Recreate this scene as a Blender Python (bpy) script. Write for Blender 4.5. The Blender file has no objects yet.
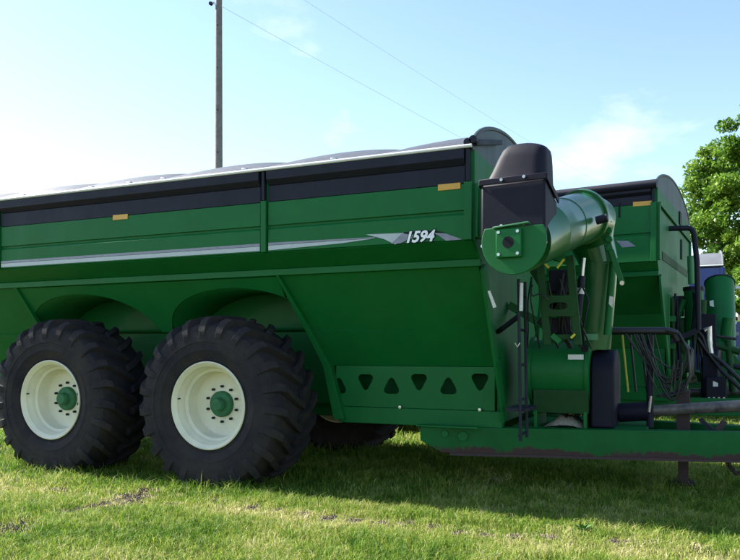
import bpy, bmesh, math, random
import numpy as np
from mathutils import Vector, Matrix

# ------------------------------------------------------------------ camera, sky, sun, exposure
SC = bpy.context.scene
COL = SC.collection
F, PX0, PYH, EYE, TH = 720.0, 370.0, 350.0, 1.42, math.radians(23.3)
CT, ST = math.cos(TH), math.sin(TH)
cam = bpy.data.cameras.new('camera')
camo = bpy.data.objects.new('camera', cam)
COL.objects.link(camo)
SC.camera = camo
camo.location = (0, 0, EYE)
camo.rotation_euler = (math.pi / 2, 0, TH)
cam.sensor_fit = 'HORIZONTAL'
cam.sensor_width = 36
cam.lens = 36 * F / 740
cam.shift_y = 70 / 740
cam.clip_start = 0.05
cam.clip_end = 3000

SUN_EL, SUN_AZ = math.radians(41), math.radians(-88.0)      # azimuth clockwise from +Y
w = bpy.data.worlds.new('World')
SC.world = w
w.use_nodes = True
nt = w.node_tree
N = nt.nodes
Lk = nt.links.new
sky = N.new('ShaderNodeTexSky')
sky.sky_type = 'NISHITA'
sky.sun_disc = False
sky.sun_elevation = SUN_EL
sky.sun_rotation = SUN_AZ
sky.air_density = 1.0
sky.dust_density = 0.2
sky.ozone_density = 0.8
bg = N['Background']
bg.inputs[1].default_value = 0.091
# thin fair-weather clouds: noise on the sky direction, flattened with height
tc = N.new('ShaderNodeTexCoord')
sep = N.new('ShaderNodeSeparateXYZ')
Lk(tc.outputs['Generated'], sep.inputs[0])
def mth(op, a, b=None, nodes=N, link=Lk):
    m = nodes.new('ShaderNodeMath')
    m.operation = op
    for i, v in enumerate((a, b)):
        if v is None:
            continue
        if hasattr(v, 'is_output'):
            link(v, m.inputs[i])
        else:
            m.inputs[i].default_value = v
    return m.outputs[0]
zc = mth('ADD', mth('MAXIMUM', sep.outputs[2], 0.0), 0.22)
cmb = N.new('ShaderNodeCombineXYZ')
Lk(mth('DIVIDE', sep.outputs[0], zc), cmb.inputs[0])
Lk(mth('DIVIDE', sep.outputs[1], zc), cmb.inputs[1])
CLX, CLY = 9.048, 4.80
cmap = N.new('ShaderNodeMapping')
cmap.inputs['Location'].default_value = (CLX, CLY, 0.0)
cmap.inputs['Scale'].default_value = (1.0, 1.0, 1.0)
Lk(cmb.outputs[0], cmap.inputs[0])
cn = N.new('ShaderNodeTexNoise')
cn.inputs['Scale'].default_value = 1.55
cn.inputs['Detail'].default_value = 9
cn.inputs['Roughness'].default_value = 0.56
Lk(cmap.outputs[0], cn.inputs['Vector'])
cr = N.new('ShaderNodeValToRGB')
cr.color_ramp.elements[0].position = 0.585
cr.color_ramp.elements[1].position = 0.74
Lk(cn.outputs['Fac'], cr.inputs[0])
cmix = N.new('ShaderNodeMixRGB')
cmix.inputs['Color2'].default_value = (4.6, 4.7, 4.8, 1)
Lk(mth('MULTIPLY', cr.outputs[0], 0.7), cmix.inputs['Fac'])
Lk(sky.outputs[0], cmix.inputs['Color1'])
Lk(cmix.outputs[0], bg.inputs[0])

sl = bpy.data.lights.new('sun', 'SUN')
sl.energy = 5.0
sl.angle = math.radians(0.55)
sl.color = (1.0, 0.95, 0.86)
so = bpy.data.objects.new('sun', sl)
COL.objects.link(so)
sd = Vector((math.sin(SUN_AZ) * math.cos(SUN_EL), math.cos(SUN_AZ) * math.cos(SUN_EL), math.sin(SUN_EL)))
so.rotation_euler = sd.to_track_quat('Z', 'Y').to_euler()
so.location = sd * 60

SC.view_settings.view_transform = 'Standard'
SC.view_settings.look = 'None'
SC.view_settings.gamma = 1
SC.view_settings.use_curve_mapping = False
SC.view_settings.exposure = 1.75
SC.cycles.max_bounces = 8
SC.cycles.use_denoising = True

random.seed(7)
RNG = np.random.default_rng(11)

# ------------------------------------------------------------------ materials
def material(name, col, rough=0.5, metal=0.0, coat=0.0, noise=0.0, nscale=6.0, col2=None, bump=0.0, bscale=40.0,
             spec=0.5, dust=0.0):
    m = bpy.data.materials.new(name)
    m.use_nodes = True
    t = m.node_tree
    b = t.nodes['Principled BSDF']
    b.inputs['Roughness'].default_value = rough
    b.inputs['Metallic'].default_value = metal
    b.inputs['Coat Weight'].default_value = coat
    b.inputs['Coat Roughness'].default_value = 0.12
    b.inputs['Specular IOR Level'].default_value = spec
    b.inputs['Base Color'].default_value = (*col, 1)
    g = t.nodes.new('ShaderNodeNewGeometry')
    last = None
    if noise or col2:
        n = t.nodes.new('ShaderNodeTexNoise')
        n.inputs['Scale'].default_value = nscale
        n.inputs['Detail'].default_value = 7
        n.inputs['Roughness'].default_value = 0.62
        t.links.new(g.outputs['Position'], n.inputs['Vector'])
        r = t.nodes.new('ShaderNodeValToRGB')
        r.color_ramp.elements[0].position = 0.34
        r.color_ramp.elements[1].position = 0.68
        c2 = col2 or tuple(c * (1 - noise) for c in col)
        r.color_ramp.elements[0].color = (*col, 1)
        r.color_ramp.elements[1].color = (*c2, 1)
        t.links.new(n.outputs['Fac'], r.inputs[0])
        last = r.outputs[0]
    if dust:
        n = t.nodes.new('ShaderNodeTexNoise')
        n.inputs['Scale'].default_value = 2.3
        n.inputs['Detail'].default_value = 10
        n.inputs['Roughness'].default_value = 0.7
        mp = t.nodes.new('ShaderNodeMapping')
        mp.inputs['Scale'].default_value = (1.6, 1.6, .35)
        t.links.new(g.outputs['Position'], mp.inputs[0])
        t.links.new(mp.outputs[0], n.inputs['Vector'])
        r = t.nodes.new('ShaderNodeValToRGB')
        r.color_ramp.elements[0].position = 0.45
        r.color_ramp.elements[1].position = 0.8
        r.color_ramp.elements[1].color = (dust, dust, dust, 1)
        r.color_ramp.elements[0].color = (dust * .15, dust * .15, dust * .15, 1)
        t.links.new(n.outputs['Fac'], r.inputs[0])
        mx = t.nodes.new('ShaderNodeMixRGB')
        mx.inputs['Color1'].default_value = (*col, 1)
        mx.inputs['Color2'].default_value = (0.20, 0.17, 0.12, 1)
        if last:
            t.links.new(last, mx.inputs['Color1'])
        t.links.new(r.outputs[0], mx.inputs['Fac'])
        last = mx.outputs[0]
        rr = t.nodes.new('ShaderNodeMapRange')
        rr.inputs[3].default_value = rough
        rr.inputs[4].default_value = min(1, rough + 0.35)
        t.links.new(n.outputs['Fac'], rr.inputs[0])
        t.links.new(rr.outputs[0], b.inputs['Roughness'])
    if last:
        t.links.new(last, b.inputs['Base Color'])
    if bump:
        n = t.nodes.new('ShaderNodeTexNoise')
        n.inputs['Scale'].default_value = bscale
        n.inputs['Detail'].default_value = 5
        t.links.new(g.outputs['Position'], n.inputs['Vector'])
        bp = t.nodes.new('ShaderNodeBump')
        bp.inputs['Strength'].default_value = bump
        bp.inputs['Distance'].default_value = 0.02
        t.links.new(n.outputs['Fac'], bp.inputs['Height'])
        t.links.new(bp.outputs[0], b.inputs['Normal'])
    return m

M = {}
M['green'] = material('green_paint', (0.0015, 0.122, 0.025), 0.38, coat=0.04, spec=0.22, noise=0.13, nscale=3.0, bump=0.10, bscale=2.6, dust=0.03)
M['gloss'] = material('glossy_green_paint', (0.002, 0.105, 0.022), 0.24, coat=0.38, noise=0.2, nscale=3.5, bump=0.03, bscale=3, dust=0.02)
M['green2'] = material('shaded_olive_green', (0.004, 0.055, 0.009), 0.5, spec=.3, noise=0.3, nscale=5, dust=0.03)  # olive green, base darkened to carry the shade around the front bracket
M['black'] = material('black_paint', (0.008, 0.009, 0.022), 0.45, spec=.3, noise=0.3, nscale=4, bump=0.04, bscale=3, dust=0.02)
M['poly'] = material('black_moulded_plastic', (0.007, 0.0065, 0.017), 0.45, spec=.22, noise=0.2, nscale=8, bump=0.03, bscale=18, dust=0.006)
M['tarp'] = material('dark_vinyl_tarp', (0.03, 0.033, 0.043), 0.42, noise=0.35, nscale=3, bump=0.35, bscale=7, dust=0.05)
M['tarp_edge'] = material('grey_tarp_strip', (0.06, 0.063, 0.075), 0.5, noise=0.3, nscale=6, bump=0.2, bscale=12)  # strip of tarp along the near rim, lighter than the main sheet
M['tarp_pale'] = material('pale_grey_tarp', (0.13, 0.135, 0.145), 0.5, noise=0.2, nscale=3, bump=0.15, bscale=7)
M['cap'] = material('dark_grey_green_sheet', (0.03, 0.05, 0.052), 0.4, noise=0.25, nscale=4, dust=0.06)
M['white'] = material('white_rail', (0.7, 0.72, 0.72), 0.35, noise=0.15, nscale=9)
M['rim'] = material('cream_wheel_paint', (0.76, 0.725, 0.55), 0.38, coat=0.2, noise=0.12, nscale=5, dust=0.2)
M['rubber'] = material('tyre_rubber', (0.008, 0.008, 0.014), 0.62, spec=.25, nscale=4.5, col2=(0.026, 0.022, 0.020), bump=0.3, bscale=60, dust=0.06)
M['steel'] = material('bare_steel', (0.55, 0.55, 0.55), 0.3, metal=0.9, noise=0.3, nscale=20)
M['rust'] = material('rusty_steel', (0.050, 0.026, 0.024), 0.75, noise=0.4, nscale=9, col2=(0.028, 0.02, 0.022), bump=0.2)
M['silver'] = material('silver_decal', (0.42, 0.46, 0.47), 0.35, noise=0.12, nscale=14)
M['lilac'] = material('grey_decal', (0.24, 0.24, 0.30), 0.35, noise=0.25, nscale=14)
M['palegreen'] = material('light_green', (0.05, 0.22, 0.09), 0.4)
M['amber'] = material('amber_reflector', (0.62, 0.33, 0.03), 0.35, noise=0.1, nscale=60)
M['white_ink'] = material('white_ink', (0.85, 0.86, 0.88), 0.4)
M['black_ink'] = material('black_ink', (0.005, 0.005, 0.008), 0.6, spec=.2)
M['sticker'] = material('white_sticker', (0.7, 0.72, 0.72), 0.4, noise=0.3, nscale=60)
M['hose'] = material('black_hose', (0.010, 0.010, 0.013), 0.5)
M['worn'] = material('worn_shaft', (0.022, 0.02, 0.03), 0.45, nscale=7, col2=(0.16, 0.14, 0.12), bump=0.1)
M['grain'] = material('spilled_grain', (0.45, 0.40, 0.30), 0.8, noise=0.4, nscale=40, bump=0.6, bscale=70)
M['blue'] = material('blue_paint', (0.012, 0.045, 0.24), 0.35, coat=0.3, noise=0.25, nscale=4, dust=0.05)
M['wood'] = material('weathered_wood', (0.19, 0.18, 0.175), 0.8, noise=0.4, nscale=5, bump=0.4, bscale=14)
M['wire'] = material('wire', (0.75, 0.77, 0.8), 0.5)
M['bark'] = material('bark', (0.10, 0.08, 0.06), 0.85, noise=0.4, nscale=10, bump=0.5, bscale=25)
M['soil'] = material('soil', (0.10, 0.078, 0.055), 0.95, noise=0.6, nscale=14, bump=0.6, bscale=50)
M['hubgreen'] = material('hub_green', (0.008, 0.14, 0.045), 0.45, noise=0.4, nscale=18, dust=0.12)
M['yellow'] = material('yellow_tape', (0.55, 0.50, 0.05), 0.5)

# green paint of the tongue carries chipped, rusty patches along its lower edge
def tongue_paint():
    m = material('worn_green_paint', (0.0015, 0.105, 0.022), 0.45, coat=0.02, spec=.18, noise=0.25, nscale=4)
    t = m.node_tree
    b = t.nodes['Principled BSDF']
    src = b.inputs['Base Color'].links[0].from_socket
    g = t.nodes.new('ShaderNodeNewGeometry')
    s = t.nodes.new('ShaderNodeSeparateXYZ')
    t.links.new(g.outputs['Position'], s.inputs[0])
    n = t.nodes.new('ShaderNodeTexNoise')
    n.inputs['Scale'].default_value = 2.4
    n.inputs['Detail'].default_value = 8
    t.links.new(g.outputs['Position'], n.inputs['Vector'])
    f = lambda op, a, b_=None: mth(op, a, b_, t.nodes, t.links.new)
    n3 = t.nodes.new('ShaderNodeTexNoise')
    n3.inputs['Scale'].default_value = 16
    n3.inputs['Detail'].default_value = 9
    n3.inputs['Roughness'].default_value = .7
    t.links.new(g.outputs['Position'], n3.inputs['Vector'])
    v = f('SUBTRACT', f('ADD', f('MULTIPLY', n.outputs['Fac'], 0.22), f('MULTIPLY', n3.outputs['Fac'], 0.20)), f('SUBTRACT', s.outputs[2], 0.222))
    k = f('MULTIPLY', v, 40.0)
    k = f('MINIMUM', f('MAXIMUM', k, 0.0), 1.0)
    mx = t.nodes.new('ShaderNodeMixRGB')
    mx.inputs['Color2'].default_value = (0.045, 0.024, 0.026, 1)
    t.links.new(k, mx.inputs['Fac'])
    t.links.new(src, mx.inputs['Color1'])
    t.links.new(mx.outputs[0], b.inputs['Base Color'])
    return m
M['tongue'] = tongue_paint()

# ------------------------------------------------------------------ mesh helpers
ORIG = {}

class MB:
    def __init__(self):
        self.v, self.f = [], []

    def add(self, vs, fs):
        o = len(self.v)
        self.v += [tuple(p) for p in vs]
        self.f += [tuple(i + o for i in q) for q in fs]
        return self

    def box(self, x0, x1, y0, y1, z0, z1):
        return self.hexa([(x0, y0, z0), (x1, y0, z0), (x1, y1, z0), (x0, y1, z0),
                          (x0, y0, z1), (x1, y0, z1), (x1, y1, z1), (x0, y1, z1)])

    def hexa(self, p):
        return self.add(p, [(0, 3, 2, 1), (4, 5, 6, 7), (0, 1, 5, 4), (1, 2, 6, 5), (2, 3, 7, 6), (3, 0, 4, 7)])

    def obox(self, c, ax, hs):
        """box at centre c with axes ax (three unit vectors) and half sizes hs"""
        c = Vector(c)
        a = [Vector(k).normalized() * h for k, h in zip(ax, hs)]
        s = [(-1, -1, -1), (1, -1, -1), (1, 1, -1), (-1, 1, -1), (-1, -1, 1), (1, -1, 1), (1, 1, 1), (-1, 1, 1)]
        return self.hexa([c + a[0] * i + a[1] * j + a[2] * k for i, j, k in s])

    def beam(self, p0, p1, wid, hei, up=(0, 0, 1)):
        p0, p1 = Vector(p0), Vector(p1)
        d = (p1 - p0)
        s = d.cross(Vector(up))
        if s.length < 1e-6:
            s = Vector((0, 1, 0))
        s.normalize()
        u = s.cross(d).normalized()
        return self.obox((p0 + p1) / 2, (d.normalized(), s, u), (d.length / 2, wid / 2, hei / 2))

    def sheet(self, q, t):
        """quad q (four points, outward ccw) thickened inward by t"""
        q = [Vector(p) for p in q]
        n = (q[1] - q[0]).cross(q[3] - q[0]).normalized() * t
        return self.hexa([p - n for p in q] + q)

    def prism(self, poly, d):
        """closed planar polygon of 3-D points, extruded by vector d"""
        n = len(poly)
        d = Vector(d)
        a = [Vector(p) for p in poly]
        b = [p + d for p in a]
        return self.add(a + b, [tuple(range(n))[::-1], tuple(range(n, 2 * n))] +
                        [(i, (i + 1) % n, n + (i + 1) % n, n + i) for i in range(n)])

    def tube(self, pts, r, n=12, caps=True):
        pts = [Vector(p) for p in pts]
        rs = r if isinstance(r, (list, tuple)) else [r] * len(pts)
        rings = []
        ref = None
        for i, p in enumerate(pts):
            if i == 0:
                d = pts[1] - p
            elif i == len(pts) - 1:
                d = p - pts[-2]
            else:
                d = pts[i + 1] - pts[i - 1]
            d.normalize()
            if ref is None:
                ref = d.orthogonal().normalized()
            ref = (ref - d * ref.dot(d))
            if ref.length < 1e-6:
                ref = d.orthogonal()
            ref.normalize()
            bi = d.cross(ref)
            rings.append([p + (ref * math.cos(2 * math.pi * k / n) + bi * math.sin(2 * math.pi * k / n)) * rs[i] for k in range(n)])
        vs = [q for rg in rings for q in rg]
        fs = []
        for i in range(len(pts) - 1):
            for k in range(n):
                a, b = i * n + k, i * n + (k + 1) % n
                fs.append((a, b, b + n, a + n))
        if caps:
            fs.append(tuple(range(n))[::-1])
            fs.append(tuple(range((len(pts) - 1) * n, len(pts) * n)))
        return self.add(vs, fs)

    def lathe(self, prof, n=48, axis='y', close=False, c=(0, 0, 0)):
        """prof: (along axis, radius)"""
        vs, fs = [], []
        m = len(prof)
        for k in range(n):
            a = 2 * math.pi * k / n
            for s, r in prof:
                if axis == 'y':
                    vs.append((c[0] + r * math.cos(a), c[1] + s, c[2] + r * math.sin(a)))
                else:
                    vs.append((c[0] + s, c[1] + r * math.sin(a), c[2] + r * math.cos(a)))
        for k in range(n):
            k2 = (k + 1) % n
            for i in range(m - 1 + (1 if close else 0)):
                j = (i + 1) % m
                fs.append((k * m + i, k * m + j, k2 * m + j, k2 * m + i))
        return self.add(vs, fs)

    def build(self, name, mat, parent=None, bevel=0.0, smooth=35, fix=True):
        me = bpy.data.meshes.new(name)
        o0 = Vector((0, 0, 0))
        root = parent
        while root is not None and root.parent is not None:
            root = root.parent
        if root is not None:
            o0 = ORIG.get(root.name, o0)
        me.from_pydata([(p[0] - o0[0], p[1] - o0[1], p[2] - o0[2]) for p in self.v], [], self.f)
        if fix:
            bm = bmesh.new()
            bm.from_mesh(me)
            bmesh.ops.recalc_face_normals(bm, faces=bm.faces)
            bm.to_mesh(me)
            bm.free()
        me.materials.append(M[mat] if isinstance(mat, str) else mat)
        if smooth:
            me.shade_smooth()
            me.set_sharp_from_angle(angle=math.radians(smooth))
        ob = bpy.data.objects.new(name, me)
        COL.objects.link(ob)
        ob.parent = parent
        if bevel:
            b = ob.modifiers.new('edge', 'BEVEL')
            b.width = bevel
            b.segments = 2
            b.limit_method = 'ANGLE'
            b.angle_limit = math.radians(40)
        return ob


def thing(name, loc, label, cat, group=None):
    o = bpy.data.objects.new(name, None)
    COL.objects.link(o)
    o.location = loc
    o.empty_display_size = 0.2
    ORIG[o.name] = Vector(loc)
    o['label'] = label
    o['category'] = cat
    if group:
        o['group'] = group
    return o


def tag(o, label, cat, group=None):
    o['label'] = label
    o['category'] = cat
    if group:
        o['group'] = group
    return o


def U(px, py, Y):
    """point on the vertical plane y = Y seen at photo pixel (px, py)"""
    tx = (px - PX0) / F
    z = Y / (CT + ST * tx)
    return Vector((z * (tx * CT - ST), Y, EYE - (py - PYH) / F * z))


def G(px, py):
    """ground point at photo pixel"""
    z = F * EYE / (py - PYH)
    x = (px - PX0) / F * z
    return Vector((x * CT - z * ST, x * ST + z * CT, 0))

# ------------------------------------------------------------------ ground and grass
def vnoise(x, y, s, seed):
    r = np.random.default_rng(seed)
    g = r.random((64, 64))
    u, v = x / s, y / s
    i, j = np.floor(u).astype(int), np.floor(v).astype(int)
    fu, fv = u - i, v - j
    fu, fv = fu * fu * (3 - 2 * fu), fv * fv * (3 - 2 * fv)
    a = g[i % 64, j % 64] * (1 - fu) + g[(i + 1) % 64, j % 64] * fu
    b = g[i % 64, (j + 1) % 64] * (1 - fu) + g[(i + 1) % 64, (j + 1) % 64] * fu
    return a * (1 - fv) + b * fv

BARE = []                                            # bare soil left by tyre lugs: x, y, rx, ry
for px, py, rx, ry in ((118, 503, .20, .12), (95, 508, .16, .09), (134, 497, .17, .09), (152, 491, .14, .07), (0, 531, .26, .12), (26, 525, .14, .07), (70, 512, .10, .05), (60, 490, .10, .04),
                       (206, 494, .07, .05), (216, 501, .06, .04), (178, 496, .08, .04), (254, 508, .06, .07), (278, 511, .06, .05), (304, 515, .06, .07), (328, 519, .05, .07),
                       (353, 522, .06, .06), (380, 524, .06, .05), (407, 525, .06, .05), (433, 527, .05, .05), (460, 534, .06, .05),
                       (487, 536, .06, .04), (515, 537, .06, .05), (548, 538, .07, .05), (620, 543, .09, .05), (700, 548, .1, .05), (170, 505, .06, .03)):
    g = G(px, py)
    BARE.append((g.x, g.y, rx * 1.35, ry * 1.9))


def bare_at(x, y):
    m = np.zeros_like(x)
    wob = vnoise(x, y, .07, 5) * 1.3 + vnoise(x, y, .025, 6) * .7
    for bx_, by_, rx, ry in BARE:
        d = ((x - bx_) / rx) ** 2 + ((y - by_) / ry) ** 2
        m = np.maximum(m, np.clip(1.75 - d - wob * .9, 0, 1))
    return m


def ground():
    nx = 90
    xs = np.concatenate([-np.geomspace(900, 14, 12), np.linspace(-13, 9, nx), np.geomspace(10, 900, 12)])
    ys = np.concatenate([-np.geomspace(200, 3, 6), np.linspace(-2, 20, nx), np.geomspace(21, 1500, 14)])
    X, Y = np.meshgrid(xs, ys, indexing='ij')
    Z = (vnoise(X, Y, 1.1, 1) - .5) * .02 * (np.abs(X) < 14) * (np.abs(Y) < 21)
    Z = np.where((Y > 5.9) & (Y < 20), Z * .3, Z) - .012
    mb = MB()
    a, b = X.shape
    vs = np.stack([X, Y, Z], -1).reshape(-1, 3)
    fs = [(i * b + j, (i + 1) * b + j, (i + 1) * b + j + 1, i * b + j + 1) for i in range(a - 1) for j in range(b - 1)]
    mb.add(vs.tolist(), fs)
    m = bpy.data.materials.new('turf_ground')
    m.use_nodes = True
    t = m.node_tree
    bs = t.nodes['Principled BSDF']
    bs.inputs['Roughness'].default_value = 1
    bs.inputs['Specular IOR Level'].default_value = .1
    g = t.nodes.new('ShaderNodeNewGeometry')
    n1 = t.nodes.new('ShaderNodeTexNoise')
    n1.inputs['Scale'].default_value = 1.3
    n1.inputs['Detail'].default_value = 9
    n1.inputs['Roughness'].default_value = .68
    n2 = t.nodes.new('ShaderNodeTexNoise')
    n2.inputs['Scale'].default_value = 45
    n2.inputs['Detail'].default_value = 4
    for n in (n1, n2):
        t.links.new(g.outputs['Position'], n.inputs['Vector'])
    r1 = t.nodes.new('ShaderNodeValToRGB')
    r1.color_ramp.elements[0].position, r1.color_ramp.elements[1].position = .35, .7
    r1.color_ramp.elements[0].color = (.10, .13, .04, 1)
    r1.color_ramp.elements[1].color = (.20, .17, .09, 1)
    t.links.new(n1.outputs['Fac'], r1.inputs[0])
    mx = t.nodes.new('ShaderNodeMixRGB')
    mx.blend_type = 'MULTIPLY'
    mx.inputs['Fac'].default_value = .6
    t.links.new(r1.outputs[0], mx.inputs['Color1'])
    t.links.new(n2.outputs['Fac'], mx.inputs['Color2'])
    t.links.new(mx.outputs[0], bs.inputs['Base Color'])
    bp = t.nodes.new('ShaderNodeBump')
    bp.inputs['Strength'].default_value = .8
    bp.inputs['Distance'].default_value = .03
    t.links.new(n2.outputs['Fac'], bp.inputs['Height'])
    t.links.new(bp.outputs[0], bs.inputs['Normal'])
    o = mb.build('ground', m, None, fix=False, smooth=80)
    o['kind'] = 'structure'
    o['label'] = 'mown turf field the carts are parked on'


def mesh_np(name, V, faces_idx, loops, mat, attrs=None):
    me = bpy.data.meshes.new(name)
    me.vertices.add(len(V))
    me.vertices.foreach_set('co', V.astype(np.float32).ravel())
    me.loops.add(len(faces_idx))
    me.loops.foreach_set('vertex_index', faces_idx.astype(np.int32))
    ls = np.concatenate([[0], np.cumsum(loops)[:-1]]).astype(np.int32)
    me.polygons.add(len(loops))
    me.polygons.foreach_set('loop_start', ls)
    try:
        me.polygons.foreach_set('loop_total', loops.astype(np.int32))
    except Exception:
        pass
    for k, a in (attrs or {}).items():
        at = me.attributes.new(k, 'FLOAT', 'POINT')
        at.data.foreach_set('value', a.astype(np.float32))
    me.update(calc_edges=True)
    me.validate()
    me.materials.append(mat)
    o = bpy.data.objects.new(name, me)
    COL.objects.link(o)
    return o


def leafy_material(name, stops, trans=0.35, rough=0.55):
    """colour from the attribute 'tint' (0..1) along stops"""
    m = bpy.data.materials.new(name)
    m.use_nodes = True
    t = m.node_tree
    b = t.nodes['Principled BSDF']
    b.inputs['Roughness'].default_value = rough
    b.inputs['Specular IOR Level'].default_value = .3
    a = t.nodes.new('ShaderNodeAttribute')
    a.attribute_name = 'tint'
    r = t.nodes.new('ShaderNodeValToRGB')
    e = r.color_ramp.elements
    while len(e) < len(stops):
        e.new(.5)
    for k, (p, c) in enumerate(stops):
        e[k].position = p
        e[k].color = (*c, 1)
    t.links.new(a.outputs['Fac'], r.inputs[0])
    t.links.new(r.outputs[0], b.inputs['Base Color'])
    tr = t.nodes.new('ShaderNodeBsdfTranslucent')
    t.links.new(r.outputs[0], tr.inputs['Color'])
    mx = t.nodes.new('ShaderNodeMixShader')
    mx.inputs[0].default_value = trans
    t.links.new(b.outputs[0], mx.inputs[1])
    t.links.new(tr.outputs[0], mx.inputs[2])
    t.links.new(mx.outputs[0], t.nodes['Material Output'].inputs['Surface'])
    return m


def grass():
    zones = ((3.2, 7.0, 8200, .050, .0046), (7.0, 10.0, 4000, .058, .0060), (10, 16, 1100, .075, .011), (16, 45, 110, .09, .025))
    PX, PY, H, W_ = [], [], [], []
    for z0, z1, den, h, wd in zones:
        wx = 1.5
        n = int(den * wx * .5 * (z1 ** 2 - z0 ** 2))
        z = np.sqrt(RNG.random(n) * (z1 ** 2 - z0 ** 2) + z0 ** 2)
        xc = (RNG.random(n) - .5) * wx * z
        PX.append(xc * CT - z * ST)
        PY.append(xc * ST + z * CT)
        H.append(h * (0.45 + RNG.gamma(4, .14, n)))
        W_.append(wd * (.7 + .6 * RNG.random(n)))
    x, y, h, wd = map(np.concatenate, (PX, PY, H, W_))
    bare = bare_at(x, y)
    thin = vnoise(x, y, .35, 21) * .55 + vnoise(x, y, .12, 22) * .45
    keep = (RNG.random(len(x)) > bare * .90) & (RNG.random(len(x)) < np.clip(.35 + thin * 1.25, 0, 1))
    # tyres stand on the turf: no blades inside the contact patches
    x, y, h, wd, thin, bare = (a[keep] for a in (x, y, h, wd, thin, bare))
    tall = vnoise(x, y, .16, 31) * .45 + vnoise(x, y, .6, 32) * .25 + vnoise(x, y, .05, 33) * .4
    h = h * (.25 + 1.45 * tall) * (1 - .45 * np.exp(-((y - 5.35) / .25) ** 2))
    soft = bare_at((x - 0) , y - .10)
    h = h * (1 - .75 * np.maximum(bare, soft))
    for wx_, wy_ in WHEELS:
        inside = (np.abs(x - wx_) < .36) & (np.abs(y - wy_) < .43)
        ring = (np.abs(x - wx_) < .52) & (np.abs(y - wy_) < .52) & ~inside
        h = np.where(inside, .012, np.where(ring, h * (1.25 + .8 * RNG.random(len(h))), h))
    n = len(x)
    az = RNG.random(n) * 2 * np.pi
    ln = (.2 + 1.3 * RNG.random(n)) * h
    dx, dy = np.cos(az), np.sin(az)
    yaw = RNG.random(n) * np.pi
    sx, sy = np.cos(yaw) * wd / 2, np.sin(yaw) * wd / 2
    base = np.full(n, -.015)
    V = np.empty((n, 5, 3))
    V[:, 0] = np.stack([x - sx, y - sy, base], -1)
    V[:, 1] = np.stack([x + sx, y + sy, base], -1)
    mxx, myy, mz = x + dx * ln * .32, y + dy * ln * .32, h * .58
    V[:, 2] = np.stack([mxx + sx * .8, myy + sy * .8, mz], -1)
    V[:, 3] = np.stack([mxx - sx * .8, myy - sy * .8, mz], -1)
    V[:, 4] = np.stack([x + dx * ln, y + dy * ln, h * (1.0 - .35 * ln / np.maximum(h, 1e-3) * .6)], -1)
    o5 = np.arange(n)[:, None] * 5
    q = (o5 + np.array([0, 1, 2, 3, 3, 2, 4])).ravel()
    loops = np.tile([4, 3], n)
    patch = vnoise(x, y, .9, 41) * .5 + vnoise(x, y, .3, 42) * .3 + vnoise(x, y, .1, 43) * .2
    dry = np.clip((patch - .36) * 1.5, 0, 1)
    near_track = np.exp(-((y - 5.35) / .35) ** 2) * .30
    tint = np.clip(dry * .6 + near_track + RNG.random(n) ** 1.8 * .62 - .03 + (vnoise(x, y, .06, 44) - .5) * .35, 0, 1)
    tint = np.where(bare > .12, np.minimum(1, tint + .3), tint)
    m = leafy_material('grass_blades', ((0, (.045, .13, .008)), (.30, (.155, .27, .022)), (.62, (.34, .36, .075)), (1, (.62, .55, .33))), .42, .6)
    o = mesh_np('grass', V.reshape(-1, 3), q, loops, m, {'tint': np.repeat(tint, 5)})
    o['kind'] = 'stuff'
    o['label'] = 'short sunlit turf with dry straw and worn patches'
    o['category'] = 'grass'


def clods():
    mb = MB()
    r = random.Random(3)
    for bx_, by_, rx, ry in BARE:
        for k in range(int(700 * (rx * ry) / .006) // 28 + 6):
            a, d = r.random() * 6.28, math.sqrt(r.random()) * .95
            x, y = bx_ + rx * d * math.cos(a), by_ + ry * d * math.sin(a)
            s = r.uniform(.004, .02)
            vs = []
            for p in ((1, 0, 0), (-1, 0, 0), (0, 1, 0), (0, -1, 0), (0, 0, 1), (0, 0, -1)):
                vs.append((x + p[0] * s * r.uniform(.6, 1.3), y + p[1] * s * r.uniform(.6, 1.3), .004 + p[2] * s * r.uniform(.4, .9)))
            mb.add(vs, [(0, 2, 4), (2, 1, 4), (1, 3, 4), (3, 0, 4), (2, 0, 5), (1, 2, 5), (3, 1, 5), (0, 3, 5)])
    o = mb.build('soil', 'soil', None, smooth=0, fix=False)
    o['kind'] = 'stuff'
    o['label'] = 'crumbs of bare soil turned up by the tyres'

# ------------------------------------------------------------------ wheel
TYRE_R = .885
WZ = .845                                            # hub height: the tyre is squashed onto the turf


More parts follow.
